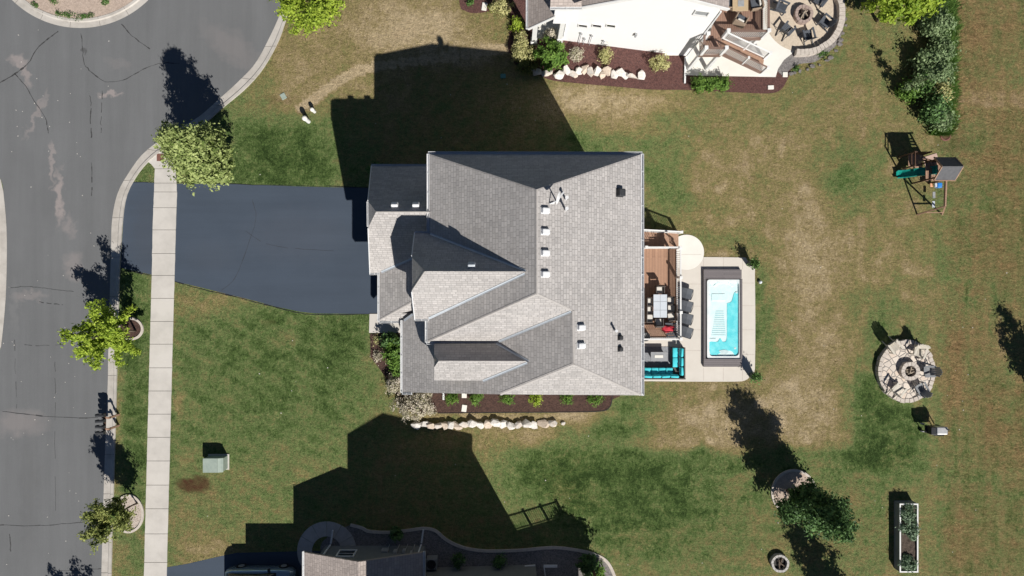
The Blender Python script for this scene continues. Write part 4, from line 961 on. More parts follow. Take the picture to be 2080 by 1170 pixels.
# street trees and garden trees
def stacked(cz0, cz1, r, n, taper=.55, sq=.9, rnd=None):
    out = []
    for i in range(n):
        t = i/(n-1); rr_ = r*(1-taper*t**1.3); out.append((rnd.uniform(-.12, .12), rnd.uniform(-.12, .12), cz0+(cz1-cz0)*t, rr_, rr_*sq, (cz1-cz0)/n*.95))
    return out
rd = random.Random(3)
t1 = tree('maple_tree', 'big round pale green tree at the corner of drive, sidewalk and cul-de-sac', P(462, 338), 7.8,
     [(-.1, -.05, 2.6, 1.6, 1.65, 1.2), (.0, .0, 3.6, 1.62, 1.65, 1.2), (.1, .05, 4.8, 1.55, 1.45, 1.1), (.2, .1, 6.0, 1.1, 1.0, 1.0), (.3, .1, 7.2, .55, .5, .8, .9)], 19000, .19, L['light'], 11, .15, clump=.26, hollow=.6)
def star(seed, n, r, z0, z1, core):
    q = random.Random(seed); out = [(0, 0, (z0+z1)/2, core, core, (z1-z0)*.42, 3.)]
    for i in range(n):
        a = 2*math.pi*i/n+q.uniform(-.3, .3); l = r*q.uniform(.7, 1.); z = q.uniform(z0, z1)
        for t in (.5, .75, 1.): out.append((math.cos(a)*l*t, math.sin(a)*l*t, z+.5*t, .34*(1.3-t*.55), .34*(1.3-t*.55), .26, .35*(1.5-t)))
    return out
t2 = tree('honeylocust_tree', 'sparse bright yellow-green tree in the ring bed beside the kerb south of the drive', P(276, 672), 5.6, star(5, 23, 1.95, 1.9, 4.3, 1.35), 11000, .17, L['lime'], 5, .08, clump=.2, hollow=.3)
t3 = tree('honeylocust_tree', 'feathery olive green tree in the pale gravel ring near the lower left', P(279, 1022), 4.6, star(9, 19, 1.2, 1.5, 3.9, 1.25), 10000, .15, L['golden'], 9, .07, clump=.2, hollow=.3)
t4 = tree('locust_tree', 'bright yellow-green tree beside the kerb at the top of the picture', P(668, 54), 5.6, star(21, 19, 2.15, 2.2, 4.6, 1.75), 13000, .17, L['lime'], 21, .1, clump=.24, hollow=.5)
t5 = tree('linden_tree', 'yellow-green leafy tree at the top right, over the end of the hedge', P(1780, 42), 5.5, [(0, .1, 2.6, 1.75, 1.25, 1.3), (1.0, .3, 3.2, 1.2, 1.0, 1.0), (-.7, .4, 3.3, 1.1, 1.0, .9), (.2, 1.0, 3.9, 1.5, 1.1, .9)], 10000, .25, L['lime'], 31, .12, clump=.3, tone=(0, .8))
t6 = tree('maple_tree', 'dark green leaning maple over the stone ring at the lower right', P(1600, 996), 7.3,
     [(.4, -.3, 1.7, 1.2, 1.1, .7), (-.5, -.7, 1.5, 1.0, .8, .5), (.4, .3, 1.9, 1.0, .8, .6), (.1, .3, 2.6, 1.15, 1.0, .8), (.5, -.5, 3.0, 1.3, 1.3, .9), (.2, .2, 4.0, 1.1, 1.0, .8), (.1, -.1, 5.0, .95, 1.05, .8), (.3, .1, 5.9, .8, .75, .7), (0, 0, 6.7, .45, .45, .6), (-1.1, .0, 3.6, .7, .35, .35, .5), (1.2, .5, 4.2, .5, .35, .35, .4), (-.9, -.7, 2.7, .5, .45, .4, .5), (-.8, .3, 5.1, .5, .3, .3, .3), (.9, -.5, 5.1, .45, .5, .4, .4), (.9, -.9, 2.6, .9, .9, .7)], 19000, .18, L['deep'], 41, .14, clump=.24, hollow=.55)
tree('poplar_tree', 'tall tree just outside the lower edge whose shade crosses the small fire ring', P(1725, 1262), 7.2, [(0, 0, 2.5, 1.2, 1.2, 1.2), (.1, .1, 3.8, 1.3, 1.2, 1.0), (-.2, 0, 5.0, 1.1, 1.0, .9), (-.5, .3, 5.9, .8, .6, .7), (0, .2, 6.7, .5, .4, .5)], 6000, .2, L['deep'], 43, .14, clump=.26)
tree('ash_tree', 'tree beyond the right edge whose shade touches the brown strip', P(2135, 820), 6.5, [(0, 0, 3, 1.1, 1.1, 1.2), (0, 0, 4.6, .9, .9, 1.1), (0, 0, 5.8, .5, .5, .8)], 4000, .2, L['mid'], 44, .12)
tree('honeylocust_tree', 'street tree below the lower left edge whose shade falls on the road', P(205, 1318), 5.6, star(12, 15, 2., 2.0, 4.4, 1.2), 6000, .18, L['golden'], 12, .08, clump=.22, hollow=.3)
tree('crab_tree', 'small round tree by the lower neighbour deck', P(1206, 1176), 4.4, [(0, 0, 3.2, 1.3, 1.15, .95)], 3500, .2, L['mid'], 15, .08)
tree('sapling', 'slender sapling standing alone left of the hedge', P(1826, 186), 3.6, [(0, 0, 1.5, .34, .34, .5), (-.1, 0, 2.2, .3, .3, .5), (.05, 0, 3.0, .22, .22, .45), (-.35, -.1, 1.2, .2, .2, .25)], 900, .13, L['sage'], 16, .04, limbs=5, clump=.16)
# hedge of separate shrubs on the right
HG = 'shrubs growing together as a hedge'
hs = [(1902, 50, 24, 30, 1.7, 'sage', 'grey-green shrub under the bright tree, northernmost in the hedge'), (1914, 100, 18, 22, 1.3, 'sage', 'loose sage shrub north of the widest part of the hedge'), (1884, 126, 22, 18, 1.5, 'sage', 'pale leafy shrub bulging toward the lawn in the hedge'),
      (1902, 150, 28, 24, 1.6, 'sage', 'broad sage shrub in the middle of the hedge'), (1850, 184, 17, 14, 1.0, 'shrub', 'green shrub sticking out of the hedge toward the sapling'), (1874, 172, 20, 18, 1.3, 'mid', 'medium green shrub between the sapling shrub and the tall hedge'),
      (1906, 188, 15, 12, 1.5, 'yellow', 'yellowish shrub standing in the narrow part of the hedge'), (1900, 216, 19, 24, 1.8, 'deep', 'dark shrub near the south end of the hedge'), (1912, 243, 14, 14, 1.0, 'sage', 'small shrub closing the south end of the hedge')]
for i, (x, y, rx, ry, hz, c, lab) in enumerate(hs): bush('hedge_shrub', lab, x, y, rx*1.05, ry*1.1, hz, L[c], 2600, .18, 60+i, HG, clump=.34, hollow=.35)
# tall grass verge right of the hedge
def tallgrass(px0, px1, py0, py1, n, seed):
    rng = random.Random(seed); mb = MB(); tn = []
    me = bpy.data.meshes.new('tall_grass'); v = []; f = []
    for i in range(n):
        y = rng.uniform(py0, py1); t = (y-py0)/(py1-py0); x = rng.gauss((px0+px1)/2, (px1-px0)/4.2)+7*mnoise.noise(Vector((0, y*.03, 0)))
        if y > 235: x -= rng.uniform(0, (y-235)*.5)
        p = P(x, y); a = rng.uniform(0, 6.28); l = rng.uniform(.25, .6); w_ = .03; d = Vector((math.cos(a), math.sin(a), 0)); n2 = Vector((-d.y, d.x, 0))*w_
        k = len(v); tip = p+d*l*.6+Vector((0, 0, l)); v += [tuple(p-n2), tuple(p+n2), tuple(tip)]; f.append((k, k+1, k+2)); tn += [rng.random()]*3
    me.from_pydata(v, [], f); at = me.attributes.new('tone', 'FLOAT', 'POINT'); at.data.foreach_set('value', tn); me.materials.append(L['tallgrass'])
    o = bpy.data.objects.new('tall_grass', me); COL.objects.link(o); o['kind'] = 'stuff'; tag(o, 'strip of tall bright green grass along the right side of the hedge', 'grass'); return o
tallgrass(1898, 1938, -20, 275, 16000, 5)
# shrubs round the big house
bush('hydrangea_shrub', 'large green shrub against the front wall beside the stoop', 800, 712, 22, 26, 1.3, L['shrub'], 2400, .15, 71)
bush('hydrangea_shrub', 'green shrub right of the black mulch gap at the front wall', 806, 742, 16, 22, 1.1, L['shrub'], 1500, .15, 72)
bush('evergreen_shrub', 'dark shrub in the shade right behind the front stoop', 792, 692, 22, 16, 1.2, L['deep'], 1300, .14, 73)
bush('flowering_shrub', 'pale pink flowering shrub at the front corner of the big house', 800, 780, 20, 18, 1.0, L['spirea'], 2000, .1, 74)
bush('flowering_shrub', 'wide mound of pale pink blossom at the southwest corner of the big house', 843, 826, 46, 27, 1.1, L['spirea'], 5200, .1, 75)
bush('flowering_shrub', 'blossoming shrub tucked under the southwest eave', 855, 806, 24, 14, 1.2, L['spirea'], 1300, .1, 76)
bush('flower_clump', 'little white flower clump in the front mulch', 769, 724, 10, 8, .4, L['spirea'], 380, .09, 77, cat='flowers', clump=.3, hollow=.1)
bush('flower_clump', 'small yellow plant in the front mulch north of the white clump', 767, 693, 6, 6, .35, L['yellow'], 160, .09, 78, cat='flowers', clump=.3, hollow=.1)
bush('evergreen_shrub', 'dim shrub beside the north wall of the garage wing', 764, 345, 18, 20, 1.3, L['mid'], 1200, .14, 79)
for i, x in enumerate((918, 967, 1032, 1088, 1151, 1208)):
    bush('spirea_shrub', ordinal(i)+' small lime green shrub from the left along the south wall bed', x, 809, 14, 14, .75, L['shrub'] if i not in (3,) else L['lime'], 900, .1, 80+i, 'lime green shrubs along the south wall')
# top house plants
bush('lime_shrub', 'round lime shrub between lawn and the white house porch', 1048, 48, 14, 14, .9, L['lime'], 900, .11, 90)
bush('barberry_shrub', 'yellow and pink mottled shrub below the round lime shrub', 1057, 85, 17, 22, 1.1, L['yellow'], 1600, .1, 91)
bush('barberry_shrub', 'larger yellow-tipped shrub at the lawn corner of the red mulch', 1064, 110, 28, 16, 1.1, L['yellow'], 2200, .1, 92)
bush('barberry_shrub', 'greyish purple shrub in shade beside the first boulders', 1068, 132, 28, 18, .9, L['olive'], 1800, .1, 93)
bush('lilac_shrub', 'big vivid green shrub at the corner of the white house', 1122, 111, 32, 30, 1.7, L['shrub'], 3600, .16, 94)
bush('white_flower_shrub', 'silvery shrub growing in the porch bed of the white house', 1118, 70, 17, 13, .9, L['spirea'], 900, .1, 95)
bush('hydrangea_shrub', 'silver pink shrub above the left end of the boulder row', 1171, 109, 15, 16, .8, L['spirea'], 1200, .1, 96)
bush('hydrangea_shrub', 'cream and green shrub above the middle of the boulder row', 1229, 112, 14, 16, .8, L['yellow'], 1200, .1, 97)
bush('hydrangea_shrub', 'yellow-green ball shrub right of the boulder row', 1340, 129, 18, 17, .9, L['yellow'], 1500, .1, 98)
for i, x in enumerate((1422, 1446, 1471)): bush('boxwood_shrub', ['left', 'middle', 'right'][i]+' one of the three green shrubs under the patio edge', x, 170, 15, 15, 1.0, L['shrub'], 1300, .12, 100+i, 'three green shrubs at the white house patio')
bush('spirea_shrub', 'big tan and green mottled shrub in the top bed beside the white stone', 1018, 12, 22, 20, 1.1, L['yellow'], 2000, .1, 105)
bush('lime_shrub', 'tiny lime plant next to the big mottled shrub at the top', 999, 15, 6, 7, .5, L['lime'], 250, .09, 106)
bush('perennial', 'green plant in the top bed left of the white stone', 953, 2, 9, 8, .4, L['mid'], 300, .1, 107)
bush('perennial', 'small plant growing at the outer edge of the patio gravel', 1672, 110, 7, 8, .4, L['mid'], 220, .1, 108)
bush('perennial', 'small plant where the gravel bed meets the mulch', 1620, 138, 6, 6, .4, L['mid'], 180, .1, 109)
for i, (x, y) in enumerate(((108, 0), (215, 2), (140, 30), (165, 34), (182, 31), (120, 27), (70, 9))):
    bush('weed', ['weed at the top edge of the gravel island, left one', 'large weed at the top edge of the gravel island, right one', 'left low weed at the inner rim of the island kerb', 'middle low weed at the inner rim of the island kerb', 'right low weed at the inner rim of the island kerb', 'weed patch west of the three low island weeds', 'westernmost weed on the gravel island'][i], x, y, [7, 10, 12, 10, 7, 7, 5][i], [6, 8, 5, 5, 5, 4, 4][i], .25, L['mid'], 220, .09, 110+i, cat='weed')
# lower house plants
bush('yew_shrub', 'dark round shrub beside the curved walk in the shade', 806, 1086, 14, 16, 1.2, L['deep'], 900, .13, 120)
bush('yew_shrub', 'dark shrub in the gravel next to the air conditioner', 931, 1138, 12, 13, .9, L['deep'], 700, .12, 121)
bush('yew_shrub', 'dark shrub in the gravel against the lower wall', 1014, 1141, 12, 13, .9, L['deep'], 700, .12, 122)
bush('hosta', 'dark leafy plant cluster at the lower bed corner', 1196, 1150, 26, 24, 1.0, L['deep'], 1500, .16, 123)
bush('hosta', 'sunlit bright green plant beside the lower bed edging', 1216, 1158, 13, 17, .8, L['shrub'], 700, .16, 124)
M['stone_tan'] = mat('tan_boulder', (.66, .56, .46), (.5, .41, .33), 5, .85, .8, 8, bdist=.05)
M['edge_stone'] = mat('dark_edge_stone', (.24, .22, .21), (.12, .11, .105), 9, .9, .8, 14, bdist=.04)
# ------------------------------------------------------------------ boulders
def boulder(px, py, rx, ry, h, m, seed, label, group, rz=0):
    mb = MB(); p = P(px, py, h*.5); rr = random.Random(seed*17+3)
    for k in range(15):
        a = rr.uniform(0, 6.283); zz = rr.uniform(-.5, 1); ra = math.sqrt(max(.12, 1-zz*zz*.55))*rr.uniform(.86, 1.12)
        q = Matrix.Rotation(rz, 3, 'Z') @ Vector((math.cos(a)*ra*rx/S, math.sin(a)*ra*ry/S, 0))
        mb.b.verts.new((p.x+q.x, p.y+q.y, max(.0, h*.45+zz*h*.5)))
    r = bmesh.ops.convex_hull(mb.b, input=mb.b.verts); bmesh.ops.delete(mb.b, geom=[g for g in set(r['geom_interior']+r['geom_unused']) if isinstance(g, bmesh.types.BMVert)], context='VERTS')
    o = obj('boulder', mb, M[m], smooth=False); tag(o, label, 'boulder', group)
    return o
q = random.Random(8); G1 = 'row of boulders below the south wall bed'
row = [(846, 864, 9), (862, 862, 8), (875, 865, 8), (890, 864, 7), (903, 865, 7), (915, 864, 7), (929, 864, 9), (943, 862, 10), (960, 860, 9), (976, 864, 7), (990, 862, 8), (1006, 859, 9), (1022, 862, 9), (1038, 864, 8), (1053, 863, 8), (1070, 861, 9), (1086, 863, 9), (1104, 861, 10), (1122, 860, 8)]
for i, (x, y, r) in enumerate(row): boulder(x, y, r*1.3, q.uniform(7.5, 9.5), q.uniform(.3, .5), q.choice(['stone', 'stone_pale', 'stone_pale', 'stone_tan']), i, ordinal(i)+' boulder from the left in the row below the south wall bed', G1, q.uniform(-.3, .3))
boulder(1144, 860, 5, 4, .15, 'stone', 40, 'tiny stone just beyond the right end of the south boulder row', G1)
G2 = 'row of boulders in the red mulch by the white house'
row = [(1090, 146, 9, 7), (1111, 148, 10, 6), (1137, 151, 10, 8), (1151, 143, 8, 9), (1164, 151, 9, 6), (1176, 145, 7, 9), (1188, 140, 7, 10), (1200, 146, 6, 10), (1212, 144, 9, 9), (1223, 152, 6, 7), (1233, 145, 8, 11), (1248, 151, 8, 8), (1260, 148, 8, 9), (1268, 154, 8, 7), (1283, 157, 10, 6), (1303, 153, 8, 9)]
for i, (x, y, rx, ry) in enumerate(row): boulder(x, y, rx*1.25, ry*1.15, q.uniform(.25, .5), q.choice(['stone_pale', 'stone_pale', 'stone_tan', 'stone']) if i > 1 else 'stone', 50+i, ordinal(i)+' boulder from the left in the row on the red mulch', G2, q.uniform(-.5, .5))
for i, (x, y, rx, ry, lab) in enumerate(((943, 802, 5, 6, 'white flat stone between the first lime shrubs near the wall'), (943, 829, 5, 7, 'white flat stone at the outer rim of the south mulch bed'), (984, 14, 5, 8, 'white rectangular stepping stone in the top mulch bed'), (1565, 178, 6, 4, 'white flat stone at the curve of the red mulch'), (1594, 152, 5, 5, 'white flat stone between mulch and gravel'))):
    mb = MB(); p = P(x, y); mb.box(p+Vector((0, 0, .05)), (rx/15, ry/15, .07), rz=q.uniform(-.2, .2), bev=.02); tag(obj('stepping_stone', mb, M['pad']), lab, 'stone')
for i in range(16):
    a = R(-35+i*9.5); x, y = 1712-16*0+4*math.sin(i*2.1), 0
    t = i/15; c = smoothline([(1608, 150), (1640, 140), (1680, 122), (1704, 90), (1716, 50), (1712, 0)], 8); p_ = c[int(t*(len(c)-1))]
    boulder(p_.x+q.uniform(-2, 2), p_.y+q.uniform(-2, 2), q.uniform(3, 7), q.uniform(2.5, 5), .14, 'edge_stone', 90+i, ordinal(i)+' small stone along the fire patio gravel rim, from the lower end', 'small stones edging the gravel')
# ------------------------------------------------------------------ the white house at the top
wh = thing('white_house', 'tall white-sided house with taupe roof at the top edge of the picture', 'house', T(230, -520, 0))
wc = [(103, -503), (353, -471), (353, -760), (103, -760)]
GKX = 244; GK = .207; ge = .165
GW = Plane(ge-(GK-ge)/(GKX-119)*119, (GK-ge)/(GKX-119), 0); GE = Plane(GK+(GK-ge)/(368-GKX)*GKX, -(GK-ge)/(368-GKX), 0)
mb = MB()
walls(mb, tf([(103, -503), (353, -471), (353, -760), (103, -760)]), [GW, GE], 0, .1, 12)
main_wall = obj('wall', mb, M['white_siding'], wh)
mb = MB()
HW = Plane(.142, 0, 0)
def prism(mb, foot, z0, z1):
    q = tf(foot); mb.poly([(a, b_, z1) for a, b_ in q], z1-z0)
prism(mb, [(77, -497), (110, -496), (110, -760), (77, -760)], .075*H, .134*H)
obj('wall', mb, M['white_siding'], wh)
mb = MB()
def rpts(pl, l): return [Vector((x/S, -y/S, pl.z(x/S, -y/S))) for x, y in l]
uvslab(mb, rpts(GW, [(119, -478), (GKX, -478), (GKX, -770), (119, -770)]), .18); uvslab(mb, rpts(GE, [(GKX, -478), (368, -475), (368, -770), (GKX, -770)]), .18)
gr_ = obj('main_roof', mb, M['shingle_tan'], wh)
mb = MB()
a = [Vector((x/S, -y/S, pl.z(x/S, -y/S)+.02)) for pl, x, y in ((GW, 119, -477), (GW, GKX, -477), (GE, 368, -474))]
for p, q_ in zip(a, a[1:]): mb.beam(p+Vector((0, -.03, -.1)), q_+Vector((0, -.03, -.1)), .06, .24)
obj('fascia', mb, M['white'], wh)
mb = MB(); SW = Plane(.138-.0009*492, 0, -.0009)     # lit south-facing lower roof at the left
uvslab(mb, rpts(SW, [(67, -492), (127, -492), (127, -560), (67, -560)]), .15); lr = obj('lower_roof', mb, M['shingle_tan'], wh)
mb = MB(); gutter(mb, *rpts(SW, [(67, -492), (124, -492)]), .12, Vector((0, -1, 0))); obj('gutter', mb, M['gutter'], wh)
PW = Plane(.078-.0005*30, .0005, 0)
mb = MB(); uvslab(mb, rpts(PW, [(30, -487), (80, -497), (80, -640), (30, -640)]), .18); pr = obj('porch_roof', mb, M['shingle_tan'], wh)
mb = MB(); gutter(mb, *rpts(PW, [(30, -486), (30, -640)]), .13, Vector((-1, 0, 0))); obj('gutter', mb, M['gutter'], wh)
mb = MB(); a, b_ = rpts(PW, [(30, -486), (80, -496)]); mb.beam(a+Vector((0, -.02, -.1)), b_+Vector((0, -.02, -.1)), .05, .22); obj('fascia', mb, M['white'], wh)
for i, (x, y) in enumerate(((44, -497), (96, -503))):
    mb = MB(); mb.box((x/S, -y/S, 1.45), (.3, .3, 2.9)); mb.box((x/S, -y/S, .25), (.42, .42, .5)); obj('porch_column', mb, M['white'], wh)
mb = MB(); prism(mb, [(42, -505), (103, -510), (103, -600), (42, -600)], .0, .12); obj('porch_floor', mb, M['pad'], wh)
wd_ = Vector((250, 32, 0)).normalized(); rzw = -math.atan2(32, 250)
def on_wall(px, py):
    """point of the white south wall seen at a photo pixel"""
    u, v = px-1040, py-585; m_ = 32/250
    # v(1-k) = -503 + m (u(1-k) - 103)
    g1 = (-503-m_*103)/(v-m_*u); k = 1-g1; return T(u*g1, v*g1, k)
for i, px in enumerate((1184, 1212.5, 1241)):
    c = on_wall(px, 52); rot = Matrix.Rotation(rzw, 4, 'Z'); nrm = rot @ Vector((0, -1, 0)); mb = MB()
    for s in (-1, 1): mb.box(c+nrm*.02+rot @ Vector((s*.28, 0, 0)), (.06, .06, .42), rot=rot); mb.box(c+nrm*.02+Vector((0, 0, s*.19)), (.5, .055, .05), rot=rot)
    fo = obj('window', mb, M['white'], wh); mb = MB(); mb.box(c+nrm*.004, (.5, .02, .34), rot=rot); obj('pane', mb, M['glass'], fo)
c = on_wall(1425, 26); mb = MB(); rot = Matrix.Rotation(rzw, 4, 'Z')
for s in (-1, 1): mb.box(c+rot @ Vector((s*.4, -.03, 0)), (.07, .06, .6), rot=rot); mb.box(c+rot @ Vector((0, -.03, s*.27)), (.73, .06, .07), rot=rot)
fo = obj('window', mb, M['white'], wh); mb = MB(); mb.box(c+rot @ Vector((0, -.004, 0)), (.73, .02, .5), rot=rot); obj('pane', mb, M['cushion'], fo)
c = on_wall(1292, 67); mb = MB(); mb.box(c+Vector((0, -.08, 0)), (.16, .16, .1), bev=.02); mb.cyl(c+Vector((0, -.1, -.05)), c+Vector((0, -.16, -.2)), .06, .08); obj('wall_lamp', mb, M['cushion'], wh)
for px, h_ in ((1174, 1.6), (1183, .9), (1195, 1.5), (1221, .9)):
    c = on_wall(px, 88+(px-1153)*.11); mb = MB(); mb.cyl((c.x, c.y-.12, 0), (c.x, c.y-.12, h_), .02, n=6); mb.box((c.x, c.y-.12, h_), (.14, .06, .1)); obj('service_pipe', mb, M['cushion'], wh)
mb = MB(); mb.beam(P(1392, 116, .12), P(1391, 169, .1), .11, .09); obj('downspout', mb, M['gutter'], wh)
mb = MB(); a = T(353, -472, .165); mb.beam(a+Vector((.08, -.05, -.1)), Vector((a.x+.08, a.y-.05, .1)), .09, .09, Vector((0, 1, 0))); obj('downspout', mb, M['gutter'], wh)
# its raised deck: floor, landing and stair
D2 = 2.7
wdk = thing('raised_deck', 'tan deck with white posts and brown rails against the white house', 'deck', P(1500, 50))
def Q(px, py, z=D2): return P(px, py, z)
mb = MB(); mb.poly([Q(1437, 82), Q(1448, 50), Q(1462, 20), Q(1476, -40), Q(1548, -40), Q(1548, 76), Q(1468, 76)], .05); obj('deck_floor', mb, M['deck_tan'], wdk)
mb = MB(); mb.poly([Q(1425, 82), Q(1466, 76.3), Q(1466, 110), Q(1421, 110)], .05); obj('landing', mb, M['deck_tan'], wdk)
def wrail(a, b_, posts): railing(wdk, a, b_, .95, 'rail_brown', 'white', False, .13); [post(wdk, p, .95, 'white', .17) for p in posts]
wrail(Q(1548, -40), Q(1548, 76), [Q(1548, 76)]); wrail(Q(1470, 76), Q(1546, 76), [Q(1468, 76)]); wrail(Q(1424, 110), Q(1464, 110), [Q(1424, 110), Q(1464, 110)]); wrail(Q(1421, 84), Q(1421, 109), [Q(1428, 82)])
mb = MB(); mb.beam(Q(1548, -40)-Vector((0, 0, .2)), Q(1548, 76)-Vector((0, 0, .2)), .05, .28); obj('rim_joist', mb, M['rail_brown'], wdk)
mb = MB(); mb.beam(Q(1468, 77)-Vector((0, 0, .2)), Q(1548, 77)-Vector((0, 0, .2)), .05, .28); obj('rim_joist', mb, M['rail_brown'], wdk)
mb = MB(); mb.beam(Q(1421, 111)-Vector((0, 0, .2)), Q(1466, 111)-Vector((0, 0, .2)), .05, .28); obj('rim_joist', mb, M['rail_brown'], wdk)
for q_ in (Q(1545, 73), Q(1470, 74), Q(1424, 108), Q(1463, 108)): mb = MB(); mb.box((q_.x, q_.y, (D2-.1)/2), (.2, .2, D2-.1)); obj('deck_leg', mb, M['white'], wdk)
ws_ = thing('staircase', 'brown stair with white balusters descending from the white house deck to its patio', 'stairs', P(1510, 120))
A0, A1 = Q(1468, 79, D2), Q(1468, 108, D2); B0 = P(1553, 118, .25); B1 = P(1548, 147, .25); n_ = 13
for i in range(n_):
    t0, t1_ = i/n_, (i+1.12)/n_; a = A0.lerp(B0, t0); b_ = A0.lerp(B0, min(1, t1_)); c = A1.lerp(B1, t0); d = A1.lerp(B1, min(1, t1_)); z = D2-(i+1)*(D2-.2)/n_
    mb = MB(); mb.poly([(a.x, a.y, z), (b_.x, b_.y, z), (d.x, d.y, z), (c.x, c.y, z)], .04); obj('tread', mb, M['wood'], ws_)
for a, b_ in ((A0, B0), (A1, B1)): mb = MB(); mb.beam(a-Vector((0, 0, .15)), b_-Vector((0, 0, .1)), .05, .3); obj('stringer', mb, M['rail_brown'], ws_)
railing(ws_, A0, B0, .9, 'white', 'white', False, .08); railing(ws_, A1, B1, .9, 'rail_brown', 'white', False, .08)
for p in (B0, B1, A0.lerp(B0, .5), A1.lerp(B1, .5)): post(ws_, p-Vector((0, 0, .1)), .95, 'white', .1 if p not in (B0, B1) else .15)
# deck furniture
tt = thing('deck_table', 'square tan fire table on the deck of the white house', 'table', P(1505, 6, D2))
zt = D2+.62; a, b_ = P(1488, -16, zt), P(1520, 22, zt); cx, cy = (a.x+b_.x)/2, (a.y+b_.y)/2
mb = MB(); mb.box((cx, cy, zt-.02), (b_.x-a.x, a.y-b_.y, .05), bev=.01); obj('table_top', mb, M['tabletan'], tt); mb = MB(); mb.box((cx, cy, D2+.29), (.75, .75, .58)); obj('base', mb, M['wicker_tan'], tt)
c = P(1505, 7, zt); mb = MB(); mb.box((c.x, c.y, zt+.015), (.38, .38, .02)); obj('burner_lid', mb, M['cushion'], tt)
for lab, px, py, rz in (('wicker armchair with dark cushion and pillow below the tan deck table', 1504, 41, R(-28)), ('wicker armchair at the right of the tan deck table', 1535, 8, R(100)), ('wicker armchair at the left of the tan deck table', 1480, 6, R(-92))):
    t = thing('armchair', lab, 'armchair', (0, 0, 0), 'wicker armchairs on the white house deck')
    mb = MB(); mb.box((0, 0, .26), (.72, .68, .16), bev=.03)
    for s in (-1, 1): mb.box((s*.35, 0, .45), (.09, .7, .3), bev=.03)
    obj('frame', mb, M['wicker_tan'], t); mb = MB(); mb.box((0, -.34, .55), (.72, .1, .5), rot=Matrix.Rotation(R(-12), 4, 'X'), bev=.03); obj('backrest', mb, M['wicker_tan'], t)
    mb = MB(); mb.box((0, .02, .39), (.6, .6, .12), bev=.04); obj('cushion', mb, M['adir_dark'], t); mb = MB(); mb.box((0, -.2, .58), (.42, .12, .36), rot=Matrix.Rotation(R(-25), 4, 'X'), bev=.05); obj('pillow', mb, M['cream'], t)
    t.location = P(px, py, D2+.4)-Vector((0, 0, .4)); t.rotation_euler = (0, 0, rz)
# curved seat wall round the fire pit
def blockring(name, label, cat, cx, cy, r0, r1, z1, a0, a1, n, m, z0=0., group=None, tilt=0):
    t = thing(name, label, cat, P(cx, cy)); c = P(cx, cy)
    rr = random.Random(int(cx))
    for i in range(n):
        b0, b1 = R(a0+(a1-a0)*(i+.04)/n), R(a0+(a1-a0)*(i+.96)/n); j = rr.uniform(-.02, .02); mb = MB()
        rows = [[c+Vector(((r+j)*math.cos(-(b0+(b1-b0)*k/3)), (r+j)*math.sin(-(b0+(b1-b0)*k/3)), z1+rr.uniform(-.008, .008))) for k in range(4)] for r in (r0, r1)]
        mb.poly(rows[0]+rows[1][::-1], z1-z0); obj('block', mb, M[m], t)
    return t
sw_ = blockring('seat_wall', 'low curved block wall around the sandy fire pit patio', 'wall', 1626, 32, 2.42, 2.82, .42, -80, 100, 30, 'block')
fr1 = blockring('fire_ring', 'round brown stone fire ring with logs on the sandy patio', 'fire pit', 1628, 33, .42, .62, .38, 0, 360, 14, 'fireblock')
def firebits(t, cx, cy, r, z, n, seed, m='log'):
    mb = MB(); c = P(cx, cy); mb.lathe((c.x, c.y, z), [(0, .02), (r*.7, .03), (r, 0)], 20); obj('ash_bed', mb, M['ash'], t)
    rr = random.Random(seed)
    for i in range(n):
        a = rr.uniform(0, 6.28); d = Vector((math.cos(a), math.sin(a), 0)); o = c+Vector((rr.uniform(-.12, .12), rr.uniform(-.12, .12), z+.08+.05*i)); mb = MB(); mb.cyl(o-d*r*.65, o+d*r*.65+Vector((0, 0, rr.uniform(0, .15))), .05, .04, 8); obj('firewood', mb, M[m], t)
firebits(fr1, 1628, 33, .42, .1, 5, 4)
def adirondack(name, label, m, group, loc, rz):
    """sits facing +y"""
    t = thing(name, label, 'chair', (0, 0, 0), group)
    mb = MB()
    for i in range(5): a = (-.24+.12*i); mb.beam((a, .34, .38), (a, -.2, .24), .11, .02)
    obj('seat', mb, M[m], t)
    mb = MB()
    for i in range(5):
        a = -.24+.12*i; l = .86-.05*abs(i-2)**1.6; mb.beam((a*.95, -.18, .22), (a*1.1, -.18-l*.36, .22+l*.86), .11, .02, Vector((0, 1, .4)))
    obj('backrest', mb, M[m], t)
    for s in (-1, 1):
        mb = MB(); mb.beam((s*.33, .38, .56), (s*.31, -.36, .54), .13, .025); obj('arm', mb, M[m], t)
        mb = MB(); mb.beam((s*.31, .32, 0), (s*.31, .32, .55), .09, .03, Vector((1, 0, 0))); obj('leg', mb, M[m], t)
        mb = MB(); mb.beam((s*.28, .33, .36), (s*.28, -.62, .03), .03, .1); mb.beam((s*.29, -.3, .12), (s*.29, -.34, .54), .03, .07, Vector((1, 0, 0))); obj('side_rail', mb, M[m], t)
    t.location = loc; t.rotation_euler = (0, 0, rz); return t
ac = None; cx, cy = 1628, 33
for i, (x, y, lab) in enumerate(((1586, 16, 'slate adirondack chair nearest the deck, upper left of the brown fire ring'), (1597, 62, 'slate adirondack chair lower left of the brown fire ring'), (1640, 73, 'slate adirondack chair directly below the brown fire ring'), (1675, 46, 'slate adirondack chair right of the brown fire ring by the seat wall'), (1664, 3, 'slate adirondack chair upper right of the brown fire ring at the top edge'))):
    q_ = P(x, y, .3)-Vector((0, 0, .25)); f_ = P(cx, cy)-q_; rz = math.atan2(f_.y, f_.x)-math.pi/2+R((-10, 6, 8, -14, 10)[i])
    if ac is None: ac = adirondack('adirondack_chair', lab, 'adir_dark', 'slate chairs round the brown fire ring', q_, rz)
    else: dup(ac, q_, rz, lab)

